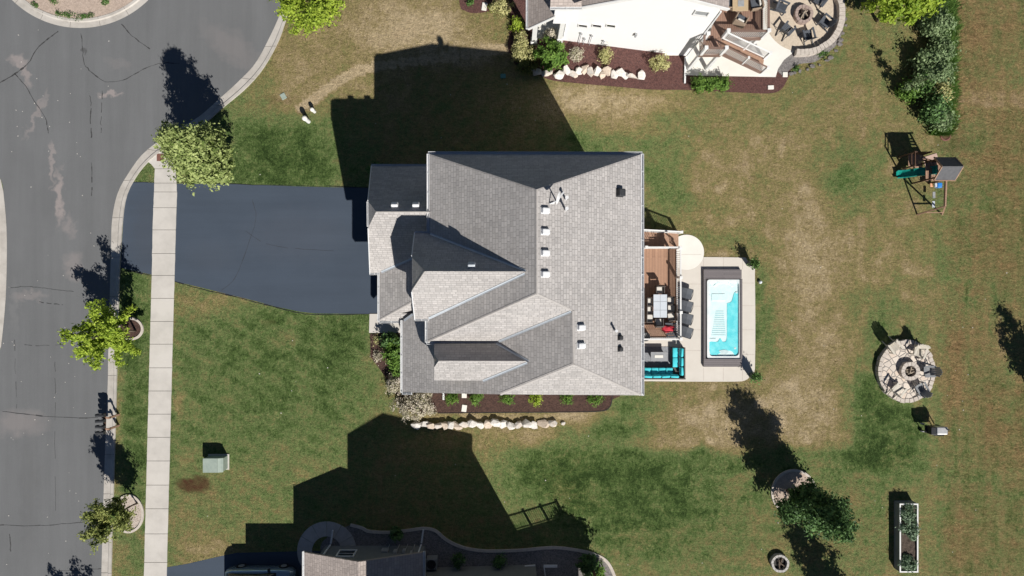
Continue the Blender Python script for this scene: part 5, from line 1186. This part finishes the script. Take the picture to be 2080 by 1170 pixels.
# ------------------------------------------------------------------ the house at the lower edge
lh = thing('lower_house', 'grey-sided house with taupe garage roof at the bottom edge', 'house', T(-277, 560, 0))
KE, KR = .080, .112
LW = Plane(KE+(KR-KE)/(111)*388, (KR-KE)/111., 0); LE = Plane(KR-(KR-KE)/111.*277, -(KR-KE)/111., 0)
LE = Plane(KR+(KR-KE)/111.*(-277), -(KR-KE)/111., 0)
mb = MB(); uvslab(mb, rpts(LW, [(-388, 494), (-277, 494), (-277, 760), (-388, 760)]), .15); uvslab(mb, rpts(LE, [(-277, 494), (-166, 494), (-166, 760), (-277, 760)]), .15); obj('garage_roof', mb, M['shingle_tan'], lh)
mb = MB(); walls(mb, tf([(-378, 523), (-176, 523), (-176, 760), (-378, 760)]), [LW, LE], 0, .15); obj('wall', mb, M['grey_siding'], lh)
mb = MB(); gutter(mb, *rpts(LW, [(-388, 493), (-388, 760)]), .13, Vector((-1, 0, 0))); obj('gutter', mb, M['gutter'], lh)
mb = MB(); gutter(mb, *rpts(LE, [(-166, 493), (-166, 760)]), .13, Vector((1, 0, 0))); obj('gutter', mb, M['gutter'], lh)
# tall main part and upper storeys (they throw the long shade over the lawn)
U1 = Plane(.215-.0015*548, 0, .0015); U1w = Plane(.215+.00067*195, .00067, 0); U1e = Plane(.215+.00067*57, -.00067, 0)
kr1 = .215+.00067*126
mb = MB(); yR = 548+(kr1-.215)/.0015
uvslab(mb, rpts(U1, [(-195, 548), (57, 548), (-69, yR)]), .15); uvslab(mb, rpts(U1w, [(-195, 548), (-69, yR), (-69, 860), (-195, 860)]), .15); uvslab(mb, rpts(U1e, [(57, 548), (57, 860), (-69, 860), (-69, yR)]), .15); obj('main_roof', mb, M['shingle_tan'], lh)
mb = MB(); walls(mb, tf([(-180, 568), (48, 561.5), (48, 860), (-180, 860)]), [U1, U1w, U1e], 0, .12); obj('wall', mb, M['grey_siding'], lh)
mb = MB(); prism(mb, [(-478, 592), (-374, 592), (-374, 760), (-478, 760)], 3.6, 3.9); obj('porch_roof', mb, M['shingle_tan'], lh)
for q_ in ((-470, 600), (-470, 750)): mb = MB(); mb.box((q_[0]/S, -q_[1]/S, 1.8), (.3, .3, 3.6)); obj('porch_post', mb, M['white'], lh)
mb = MB(); mb.beam(T(-172, 582, .003)+Vector((0, 0, .05)), T(47, 561, .003)+Vector((0, 0, .05)), .06, .16); obj('base_trim', mb, M['gutter'], lh)
# garage north wall: window, downspouts, meters
wy = -523/S
c = Vector(((705-1040)*.0314*.985, wy, 0)); c = P(706, 1118, 1.0); 
window(lh, (c.x, wy, 1.25), 1.1, .8, 'x', 1)
for px, py0, z in ((672, 1106, 1.4), (856, 1105, 1.6)):
    a = P(px, py0); mb = MB(); mb.beam(P(px, py0-2, .12), P(px+4, py0-29, .1), .11, .09); obj('downspout', mb, M['gutter'], lh)
    mb = MB(); mb.beam((a.x, wy+.08, .1), (a.x, wy+.08, 2.85), .09, .09, Vector((0, 1, 0))); obj('downspout', mb, M['gutter'], lh)
for px, w_, z in ((782, .45, .9), (803, .25, 1.1), (821, .2, 1.0), (835, .12, 1.3)):
    a = P(px, 1112, z); mb = MB(); mb.box((a.x, wy+.09, z), (w_, .16, .4), bev=.02); mb.cyl((a.x+w_*.3, wy+.08, 0), (a.x+w_*.3, wy+.08, z), .025, n=6); obj('utility_meter', mb, M['silver'], lh)
mb = MB(); mb.beam(P(1104, 1150, .15), P(1132, 1150, .12), .16, .1); obj('downspout', mb, M['gutter'], lh)
mb = MB(); mb.beam(P(1105, 1151, .15), P(1112, 1200, .12), .06, .06); obj('downspout', mb, M['gutter'], lh)
acu = thing('air_conditioner', 'round-fanned air conditioner unit in the shaded gravel', 'air conditioner', P(876, 1146))
c = P(876, 1147, .7); mb = MB(); mb.box((c.x, c.y, .36), (.72, .72, .68), bev=.05); obj('case', mb, M['adir'], acu); mb = MB(); mb.lathe((c.x, c.y, .7), [(0, .04), (.08, .05), (.1, .01), (.28, .01), (.3, .03), (.32, .0)], 20)
obj('fan_grille', mb, M['dark'], acu)
ld_ = thing('neighbour_deck', 'raised deck of the lower house, only its railing shade reaching the lawn', 'deck', T(115, 590, 0))
a, b_, c, d = T(62, 592, .085), T(162, 563, .085), T(187, 640, .085), T(187, 900, .085)
mb = MB(); mb.poly([a, b_, c, d, T(62, 900, .085)], .2); obj('deck_floor', mb, M['wood_dark'], ld_)
railing(ld_, a, b_, 1.0, 'wood_dark', 'dark', [a, a.lerp(b_, .33), a.lerp(b_, .68), b_], .1); railing(ld_, b_, c, 1.0, 'wood_dark', 'dark', False, .1)
for q_ in (b_, c): mb = MB(); mb.box((q_.x, q_.y, 1.6), (.15, .15, 3.2)); obj('deck_leg', mb, M['wood_dark'], ld_)
# parked car
car = thing('parked_car', 'silver-blue car parked on the lower driveway, cut by the bottom edge', 'car', P(525, 1190))
cc = P(524, 1188, 1.0); cx_, cy_ = cc.x, cc.y
def ring(x, w_, z0, z1, ins=.0):
    return [(x, -w_, z0), (x, -w_*(1.0), z0+(z1-z0)*.6), (x, -w_*(1-ins)*.93, z1), (x, w_*(1-ins)*.93, z1), (x, w_, z0+(z1-z0)*.6), (x, w_, z0)]
def loft(mb, rings, off):
    vs = [[mb.b.verts.new(Vector(p)+off) for p in r] for r in rings]
    n = len(vs[0])
    for a, b_ in zip(vs, vs[1:]):
        for i in range(n): mb.b.faces.new((a[i], a[(i+1) % n], b_[(i+1) % n], b_[i]))
    mb.b.faces.new(vs[0]); mb.b.faces.new(vs[-1][::-1])
off = Vector((cx_, cy_, 0))
mb = MB(); loft(mb, [ring(-2.3, .72, .35, .75), ring(-2.2, .86, .28, .95), ring(-1.7, .93, .28, 1.05), ring(-.2, .95, .26, 1.08), ring(1.2, .94, .28, 1.0), ring(2.0, .88, .3, .92), ring(2.3, .7, .36, .72)], off); bd = obj('body', mb, M['carpaint'], car, smooth=True)
mb = MB(); loft(mb, [ring(-2.05, .78, 1.0, 1.12, .05), ring(-1.7, .84, 1.0, 1.45, .12), ring(-.9, .84, 1.0, 1.66, .18), ring(.1, .84, 1.0, 1.66, .18), ring(.55, .84, 1.0, 1.5, .14), ring(1.2, .8, .98, 1.04, .05)], off); obj('windows', mb, M['glass'], car, smooth=True)
mb = MB(); mb.box(off+Vector((-.55, 0, 1.67)), (1.5, 1.2, .05), bev=.02); obj('roof', mb, M['carpaint'], car)
for s in (-1, 1):
    mb = MB(); mb.beam(off+Vector((-1.3, s*.58, 1.72)), off+Vector((.1, s*.58, 1.72)), .04, .04); obj('roof_rail', mb, M['silver'], car)
    mb = MB(); mb.box(off+Vector((.75, s*1.0, 1.08)), (.16, .2, .13), bev=.03); obj('mirror', mb, M['dark_plastic'], car)
    mb = MB(); mb.box(off+Vector((2.12, s*.62, .72)), (.2, .3, .14), bev=.03); obj('headlight', mb, M['frostglass'], car)
    for x in (-1.4, 1.45): mb = MB(); mb.cyl(off+Vector((x, s*.74, .33)), off+Vector((x, s*.95, .33)), .33, n=20); wo = obj('wheel', mb, M['rubber'], car); mb = MB(); mb.cyl(off+Vector((x, s*.945, .33)), off+Vector((x, s*.96, .33)), .2, n=12); obj('rim', mb, M['silver'], wo)

# ------------------------------------------------------------------ stone fire circle on the right
fc = thing('stone_patio', 'round flagstone patio with a raised rim in the back lawn', 'patio', P(1836, 753))
c = P(1836, 753); mb = MB(); mb.poly([c+Vector((1.84*math.cos(i*math.pi/24), 2.02*math.sin(i*math.pi/24), .30)) for i in range(48)], .29); obj('paving', mb, M['flag'], fc)
rr = random.Random(4)
for i in range(38):
    a0, a1 = 2*math.pi*(i+.05)/38, 2*math.pi*(i+.95)/38; j = rr.uniform(-.04, .04); lift = .34+rr.uniform(-.01, .03); mb = MB()
    mb.poly([c+Vector(((1.64+j)*math.cos(a0)*1.02, (1.82+j)*math.sin(a0)*1.01, lift)), c+Vector(((1.64+j)*math.cos(a1)*1.02, (1.82+j)*math.sin(a1)*1.01, lift)), c+Vector(((1.93+j)*math.cos(a1), (2.11+j)*math.sin(a1), lift)), c+Vector(((1.93+j)*math.cos(a0), (2.11+j)*math.sin(a0), lift))], lift)
    obj('rim_block', mb, M['block'], fc)
fr2 = blockring('fire_ring', 'round stone fire ring with ash in the middle of the flagstone patio', 'fire pit', 1837.5, 751.5, .37, .62, .62, 0, 360, 13, 'block', .29)
firebits(fr2, 1837.5, 751.5, .38, .36, 4, 9)
ac2 = None
for i, (x, y, m_, lab) in enumerate(((1816, 704, 'adir_light', 'pale adirondack chair at the upper left of the flagstone patio'), (1868, 714, 'adir_light', 'pale adirondack chair at the upper right of the flagstone patio'), (1887, 754, 'adir', 'grey adirondack chair at the right rim of the flagstone patio'), (1871, 790, 'adir', 'grey adirondack chair at the lower right of the flagstone patio'), (1824, 792, 'adir_light', 'pale adirondack chair at the bottom of the flagstone patio'))):
    q_ = P(x, y, .7); q_.z = .31; f_ = P(1837, 751)-q_; rz = math.atan2(f_.y, f_.x)-math.pi/2
    adirondack('adirondack_chair', lab, m_, 'chairs round the flagstone fire pit', q_, rz)
sr = blockring('fire_ring', 'small pale stone ring with dark inside at the bottom right', 'fire pit', 1581, 1141, .45, .6, .3, 0, 360, 14, 'concrete_dark')
firebits(sr, 1581, 1141, .45, .05, 3, 19, 'bark')
# grill cart
gl_ = thing('smoker_grill', 'silver-lidded smoker grill on a wheeled cart in the back lawn', 'grill', P(1884, 868))
c = P(1884, 867); mb = MB(); mb.box((c.x+.18, c.y+.0, .95), (.72, .5, .42), bev=.06); obj('lid', mb, M['silver'], gl_)
mb = MB(); mb.box((c.x-.35, c.y-.02, .85), (.34, .5, .5), bev=.03); mb.box((c.x-.1, c.y, .62), (1.0, .48, .1)); obj('hopper', mb, M['dark'], gl_)
mb = MB(); mb.box((c.x+.18, c.y-.33, .82), (.7, .14, .03)); obj('shelf', mb, M['dark'], gl_)
mb = MB(); mb.cyl((c.x+.45, c.y+.12, 1.1), (c.x+.45, c.y+.12, 1.35), .05); obj('chimney', mb, M['dark'], gl_)
for x, y in ((-.45, -.2), (-.45, .2), (.45, -.2), (.45, .2)): mb = MB(); mb.box((c.x+x, c.y+y, .33), (.05, .05, .6)); obj('leg', mb, M['dark'], gl_)
for y in (-.26, .26): mb = MB(); mb.cyl((c.x-.45, c.y+y-.03, .14), (c.x-.45, c.y+y+.03, .14), .14, n=16); obj('wheel', mb, M['silver'], gl_)
# raised vegetable bed
rb = thing('raised_bed', 'long white-framed raised planter full of soil in the back lawn', 'planter', P(1844, 1090))
z1 = .62; a, b_ = P(1827.5, 1023, z1), P(1865.5, 1163, z1); w2 = .085
for (xa, ya, xb, yb) in ((a.x, a.y, b_.x, a.y-w2), (a.x, b_.y+w2, b_.x, b_.y), (a.x, a.y-w2, a.x+w2, b_.y+w2), (b_.x-w2, a.y-w2, b_.x, b_.y+w2)):
    mb = MB(); mb.box(((xa+xb)/2, (ya+yb)/2, z1-.025), (abs(xb-xa), abs(ya-yb), .05)); obj('top_rim', mb, M['white'], rb); mb = MB(); mb.box(((xa+xb)/2, (ya+yb)/2, (z1-.05)/2), (max(abs(xb-xa)-.03, .04), max(abs(ya-yb)-.03, .04), z1-.05)); obj('side_board', mb, M['adir'], rb)
mb = MB(); 
nx_, ny_ = 10, 30; g_ = [[Vector((a.x+w2+(b_.x-a.x-2*w2)*i/nx_, a.y-w2+(b_.y-a.y+2*w2)*j/ny_, z1-.12+.06*mnoise.noise(Vector((i*.5, j*.5, 3))))) for i in range(nx_+1)] for j in range(ny_+1)]
for j in range(ny_): mb.strip(g_[j], g_[j+1])
bmesh.ops.remove_doubles(mb.b, verts=mb.b.verts, dist=.001); obj('soil', mb, M['soil'], rb)
for i, (x, y, rx, ry, n_, lab) in enumerate(((1844, 1044, 15, 20, 1300, 'leafy greens at the north end of the white raised planter'), (1838, 1072, 10, 12, 400, 'thin seedlings below the northern greens in the raised planter'), (1856, 1080, 9, 18, 800, 'dense herb patch on the right side of the raised planter'), (1847, 1145, 16, 16, 1200, 'leafy greens at the south end of the white raised planter'))):
    bush('vegetables', lab, x, y, rx, ry, .3, L['veg'], n_, .13, 150+i, cat='vegetables', z0=z1-.12)
    bpy.context.view_layer.update()
# ------------------------------------------------------------------ play set
ps = thing('play_set', 'wooden play set with tarp roof, ladder platform and swing beam', 'play set', P(1880, 350))
def W(X, Y, z): return Vector((X/S, -Y/S, z))
tx, ty = 829, -229; hw = 17
for sx in (-1, 1):
    for sy in (-1, 1): mb = MB(); mb.beam(W(tx+sx*hw, ty+sy*hw, 0), W(tx+sx*hw, ty+sy*hw, 2.35), .09, .09, Vector((0, 1, 0))); obj('post', mb, M['wood_dark'], ps)
mb = MB(); 
for i in range(9): mb.box(W(tx-hw+2+i*3.75, ty, 1.32), (.11, 1.25, .03))
obj('platform', mb, M['wood'], ps)
mb = MB(); mb.poly([W(tx-19, ty+22, 2.25), W(tx+21, ty+22, 2.25), W(tx+21, ty, 2.95), W(tx-19, ty, 2.95)], .02); mb.poly([W(tx-19, ty-22, 2.25), W(tx+21, ty-22, 2.25), W(tx+21, ty-.01, 2.95), W(tx-19, ty-.01, 2.95)], .02); bmesh.ops.remove_doubles(mb.b, verts=mb.b.verts, dist=.02); obj('tarp_roof', mb, M['tarp'], ps)
for sx in (-19, 21): mb = MB(); mb.beam(W(tx+sx, ty+22, 2.2), W(tx+sx, ty, 2.9), .05, .09); mb.beam(W(tx+sx, ty-22, 2.2), W(tx+sx, ty, 2.9), .05, .09); obj('rafter', mb, M['wood'], ps)
mb = MB(); mb.beam(W(tx-19, ty+23, 2.23), W(tx+21, ty+23, 2.23), .05, .07); obj('eave_board', mb, M['wood'], ps)
for z in (1.55, 1.75, 1.95):
    mb = MB(); mb.beam(W(tx-hw, ty-hw, z), W(tx+hw, ty-hw, z), .03, .1); obj('guard_board', mb, M['wood_dark'], ps)
# lower side platform with rails, ladder
px0, px1, py0, py1 = 800, 812, -252, -212
mb = MB(); 
for i in range(8): mb.box(W(800, -263+i*3.3, .95), (.95, .095, .03))
obj('side_platform', mb, M['wood'], ps)
for q_ in ((785, -265), (785, -239), (816, -265)): mb = MB(); mb.beam(W(*q_, 0), W(*q_, 1.7), .08, .08, Vector((0, 1, 0))); obj('post', mb, M['wood_dark'], ps)
for z in (1.3, 1.65):
    mb = MB(); mb.beam(W(785, -265, z), W(816, -265, z), .04, .09); obj('guard_board', mb, M['wood_dark'], ps); mb = MB(); mb.beam(W(785, -265, z), W(785, -239, z), .04, .09); obj('guard_board', mb, M['wood_dark'], ps)
mb = MB()
for i in range(7): mb.box(W(789+i*4, -265, 1.3), (.035, .03, .7))
obj('slat_guard', mb, M['wood_dark'], ps)
for s in (0, 1): mb = MB(); mb.beam(W(826+s*14, -262, .02), W(826+s*14, -246, 1.35), .05, .09); obj('ladder_rail', mb, M['wood_dark'], ps)
for i in range(4): mb = MB(); t = (i+.7)/4.8; mb.beam(W(826, -262+16*t, 1.35*t), W(840, -262+16*t, 1.35*t), .09, .03); obj('rung', mb, M['wood'], ps)
# slide
sl = thing('slide', 'green plastic wave slide leaning on the play set', 'slide', P(1850, 352))
prof = [(0, 1.42), (.12, 1.4), (.4, 1.12), (.7, .86), (.95, .72), (1.2, .46), (1.45, .22), (1.62, .15), (1.8, .16)]
A = W(831, -231, 0); dx = Vector((-1, -.03, 0)).normalized(); mb = MB()
rows = []
for y, dz in ((-.27, .0), (-.26, .17), (-.21, .17), (-.19, .02), (.19, .02), (.21, .17), (.26, .17), (.27, .0)): rows.append([A+dx*x+Vector((0, y, z+dz)) for x, z in prof])
for r0, r1 in zip(rows, rows[1:]): mb.strip(r0, r1)
bmesh.ops.remove_doubles(mb.b, verts=mb.b.verts, dist=.001); obj('chute', mb, M['green_plastic'], sl, smooth=False)
mb = MB(); mb.box(A+dx*.02+Vector((0, 0, 1.5)), (.1, .62, .16), bev=.03); obj('entry', mb, M['green_plastic'], sl)
# swing beam and A-frame
E1, E0 = W(832, -157, 2.15), W(834, -209, 2.15)
mb = MB(); mb.beam(E0, E1, .09, .14); obj('swing_beam', mb, M['wood'], ps)
fa, fb = W(822, -149, 0), W(863, -148, 0); fa = P(1863, 436); fb = P(1914, 436)
for q_ in (fa, fb): mb = MB(); mb.beam(q_, E1+Vector((0, .0, .03)), .08, .08); obj('frame_leg', mb, M['wood'], ps)
mb = MB(); mb.beam(fa.lerp(E1, .34)-Vector((0, .05, 0)), fb.lerp(E1, .34)-Vector((0, .05, 0)), .04, .09); obj('brace', mb, M['wood'], ps)
def swing(label, px, py, m, kind):
    s0 = P(px, py, .5); top = E0.lerp(E1, max(.05, min(.95, (s0.y-E0.y)/(E1.y-E0.y))))
    t = thing('swing', label, 'swing', s0, 'swings hanging from the play set beam')
    for s in (-1, 1): mb = MB(); mb.beam(top+Vector((0, s*.2, 0)), s0+Vector((0, s*.2, .02)), .012, .012); obj('rope', mb, M['silver'], t)
    if kind == 'bucket':
        mb = MB(); mb.box(s0+Vector((.12, 0, .08)), (.32, .34, .3), bev=.05); obj('seat', mb, M['blue'], t); mb = MB(); mb.box(s0+Vector((-.14, 0, .16)), (.16, .28, .12), bev=.03); obj('guard', mb, M['frostglass'], t); mb = MB(); mb.box(s0+Vector((-.33, .03, .05)), (.2, .24, .05), bev=.02); obj('foot_rest', mb, M['orange'], t)
    else:
        mb = MB(); mb.box(s0, (.18, .42, .03), bev=.01); obj('seat', mb, M['cushion'] if kind == 'belt' else M['frostglass'], t)
    return t
swing('blue and orange toddler bucket swing nearest the tower', 1901, 377, 'blue', 'bucket'); swing('small grey swing in the middle of the swing beam', 1897, 396, 'cushion', 'belt'); swing('pale swing near the A-frame end of the beam', 1896, 415, 'frostglass', 'disc')
mb = MB(); c = P(1891, 327); mb.box(c+Vector((0, 0, .02)), (1.0, .8, .03), rz=.3, bev=.01)
tag(obj('play_mat', mb, mat('pink_tan_mat', (.55, .4, .33), (.45, .33, .27), 7, .9)), 'tan mat lying under the play set beside the slide', 'mat')
# ------------------------------------------------------------------ small things
def planter(px, py, lab, seed):
    t = thing('planter', lab, 'planter', P(px, py), 'tall dark planters at the patio corners'); c = P(px, py)
    mb = MB(); bmesh.ops.create_cone(mb.b, cap_ends=True, segments=4, radius1=.2, radius2=.29, depth=.75, matrix=Matrix.Translation((c.x, c.y, .405)) @ Matrix.Rotation(R(45), 4, 'Z')); obj('pot', mb, M['dark_plastic'], t)
    leaves('plant', [(c.x, c.y, .95, .26, .26, .25)], 350, .14, L['mid'], t, seed, clump=.25, hollow=.1)
planter(1521, 536, 'tall dark planter with a red-green plant at the north patio corner', 200); planter(1526, 762, 'tall dark planter at the southeast patio corner beside the lawn', 201)
mb = MB(); mb.ball(P(1544.5, 573, .12)+Vector((0, 0, 0)), (.12, .12, .12), 3); tag(obj('ball', mb, M['frostglass'], smooth=True), 'small pale blue ball on the grass east of the patio', 'ball')
# mailboxes on their stand
mbs = thing('mailbox_stand', 'wooden stand carrying four black mailboxes at the kerb', 'stand', P(246, 862))
xs0 = P(233, 862).x
yA, yB = P(0, 843, 1.05).y, P(0, 878, 1.05).y
mb = MB(); mb.box((xs0, (yA+yB)/2, 1.0), (.14, yA-yB+.2, .09)); obj('cross_beam', mb, M['wood_dark'], mbs)
for y in (yA-.2, yB+.2):
    mb = MB(); mb.box((xs0+.28, y, .55), (.12, .12, 1.1)); obj('post', mb, M['wood'], mbs); mb = MB(); mb.beam((xs0-.2, y, .95), (xs0+.34, y, .95), .09, .09); obj('arm', mb, M['wood'], mbs)
mx0 = None
for i in range(4):
    y = yA+(yB-yA)*i/3; lab = ['northernmost black mailbox of the four at the kerb', 'second black mailbox from the north at the kerb', 'third black mailbox from the north at the kerb', 'southernmost black mailbox of the four at the kerb'][i]
    if mx0 is None:
        mx0 = thing('mailbox', lab, 'mailbox', (0, 0, 0), 'black mailboxes on the kerbside stand'); mb = MB(); n = 8
        sec = [(-.1, 0), (-.1, .14)]+[(-.1*math.cos(math.pi*k/n), .14+.1*math.sin(math.pi*k/n)) for k in range(1, n)]+[(.1, .14), (.1, 0)]
        vs = [[mb.b.verts.new((x, a, b_)) for a, b_ in sec] for x in (-.27, .27)]
        for k in range(len(sec)): mb.b.faces.new((vs[0][k], vs[0][(k+1) % len(sec)], vs[1][(k+1) % len(sec)], vs[1][k]))
        mb.b.faces.new(vs[0]); mb.b.faces.new(vs[1][::-1]); obj('box', mb, M['dark_plastic'], mx0, local=True)
        mb = MB(); mb.box((-.285, 0, .11), (.02, .19, .2), bev=.005); obj('door', mb, M['dark'], mx0, local=True); mb = MB(); mb.box((.05, .11, .17), (.14, .015, .04)); obj('flag', mb, M['silver'], mx0, local=True)
        mx0.location = (xs0-.16, y, 1.05)
    else: dup(mx0, (xs0-.16, y, 1.05), R((0, 3, -3, 2)[i]), lab)
# utility boxes
ub = thing('utility_box', 'big pale green utility cabinet on the front lawn', 'utility box', P(436, 948))
a, b_ = P(412, 931, .85), P(452, 960, .85); cx_, cy_ = (a.x+b_.x)/2, (a.y+b_.y)/2; wx_, wy_ = b_.x-a.x, a.y-b_.y
mb = MB(); mb.box((cx_, cy_, .4), (wx_-.06, wy_-.06, .8), bev=.02); obj('cabinet', mb, M['util_green'], ub)
mb = MB(); mb.box((cx_-.18, cy_, .835), (wx_-.36, wy_, .06), bev=.015); obj('lid', mb, M['util_green'], ub); mb = MB(); mb.box((cx_+wx_/2-.17, cy_, .8), (.36, wy_, .05), rot=Matrix.Rotation(R(18), 4, 'Y'), bev=.015); obj('lid', mb, M['util_green'], ub)
mb = MB(); mb.box((cx_, cy_, .03), (wx_+.1, wy_+.1, .06)); obj('pad', mb, M['concrete'], ub)
for px, py, h_, r_, lab in ((627, 247, .85, .17, 'taller white utility pedestal with domed top on the north lawn'), (639, 227, .55, .14, 'shorter white utility pedestal right behind the taller one')):
    c = P(px, py); t = thing('utility_pedestal', lab, 'pedestal', c); mb = MB(); mb.cyl(c, c+Vector((0, 0, h_)), r_*.8, r_*.8, 16); obj('post', mb, M['white'], t); mb = MB(); mb.lathe((c.x, c.y, h_-.12), [(r_, 0), (r_, .1), (r_*.8, .18), (r_*.4, .22), (.001, .23)], 16); obj('cap', mb, M['pad'], t, smooth=True)
mb = MB(); mb.box(P(576, 196)+Vector((0, 0, .03)), (.34, .4, .07), rz=.5, bev=.01); tag(obj('valve_cover', mb, M['util_green']), 'small green valve cover in bare soil near the cul-de-sac', 'cover')
mb = MB(); mb.box(P(1022, 155)+Vector((0, 0, .04)), (.36, .3, .1), bev=.03); tag(obj('valve_box', mb, M['teal_lid']), 'teal irrigation valve box in the shade on the north lawn', 'valve box')
mb = MB(); c = P(1920, 276); mb.lathe((c.x, c.y, 0), [(.36, .0), (.36, .05), (.28, .06), (.28, .02)], 20)
for i in range(-4, 5): l = math.sqrt(max(0, .27**2-(i*.06)**2)); mb.box((c.x+i*.06, c.y, .04), (.02, 2*l, .02))
tag(obj('drain_grate', mb, M['rust']), 'round rusty drain grate south of the hedge', 'drain')
mb = MB(); c = P(212, 622, 2.2); 
# small stones and litter on the turf
rr = random.Random(12); mb = MB()
for i in range(240):
    x, y = rr.uniform(380, 2070), rr.uniform(140, 1160)
    if 740 < x < 1540 and 300 < y < 870 or (560 < x < 1260 and y > 1040): continue
    if x < 770 and 365 < y < 640: continue
    if y > 400 and rr.random() < .55 or y <= 400 and rr.random() < .6: continue
    c = P(x, y); r_ = rr.uniform(.015, .035); mb.box(c+Vector((0, 0, r_*.5)), (r_*2, r_*1.3, r_), rz=rr.uniform(0, 3))
o = obj('fallen_petals', mb, M['cream']); o['kind'] = 'stuff'; tag(o, 'tiny pale leaves and petals scattered over the lawns', 'debris')
mb = MB()
for i in range(70):
    x, y = rr.uniform(5, 225), rr.uniform(60, 1165)
    c = P(x, y); r_ = rr.uniform(.015, .035); mb.box(c+Vector((0, 0, .012)), (r_*2, r_*1.3, r_*.5), rz=rr.uniform(0, 3))
o = obj('road_grit', mb, M['concrete']); o['kind'] = 'stuff'; tag(o, 'small pale grit and leaves lying on the road', 'debris')
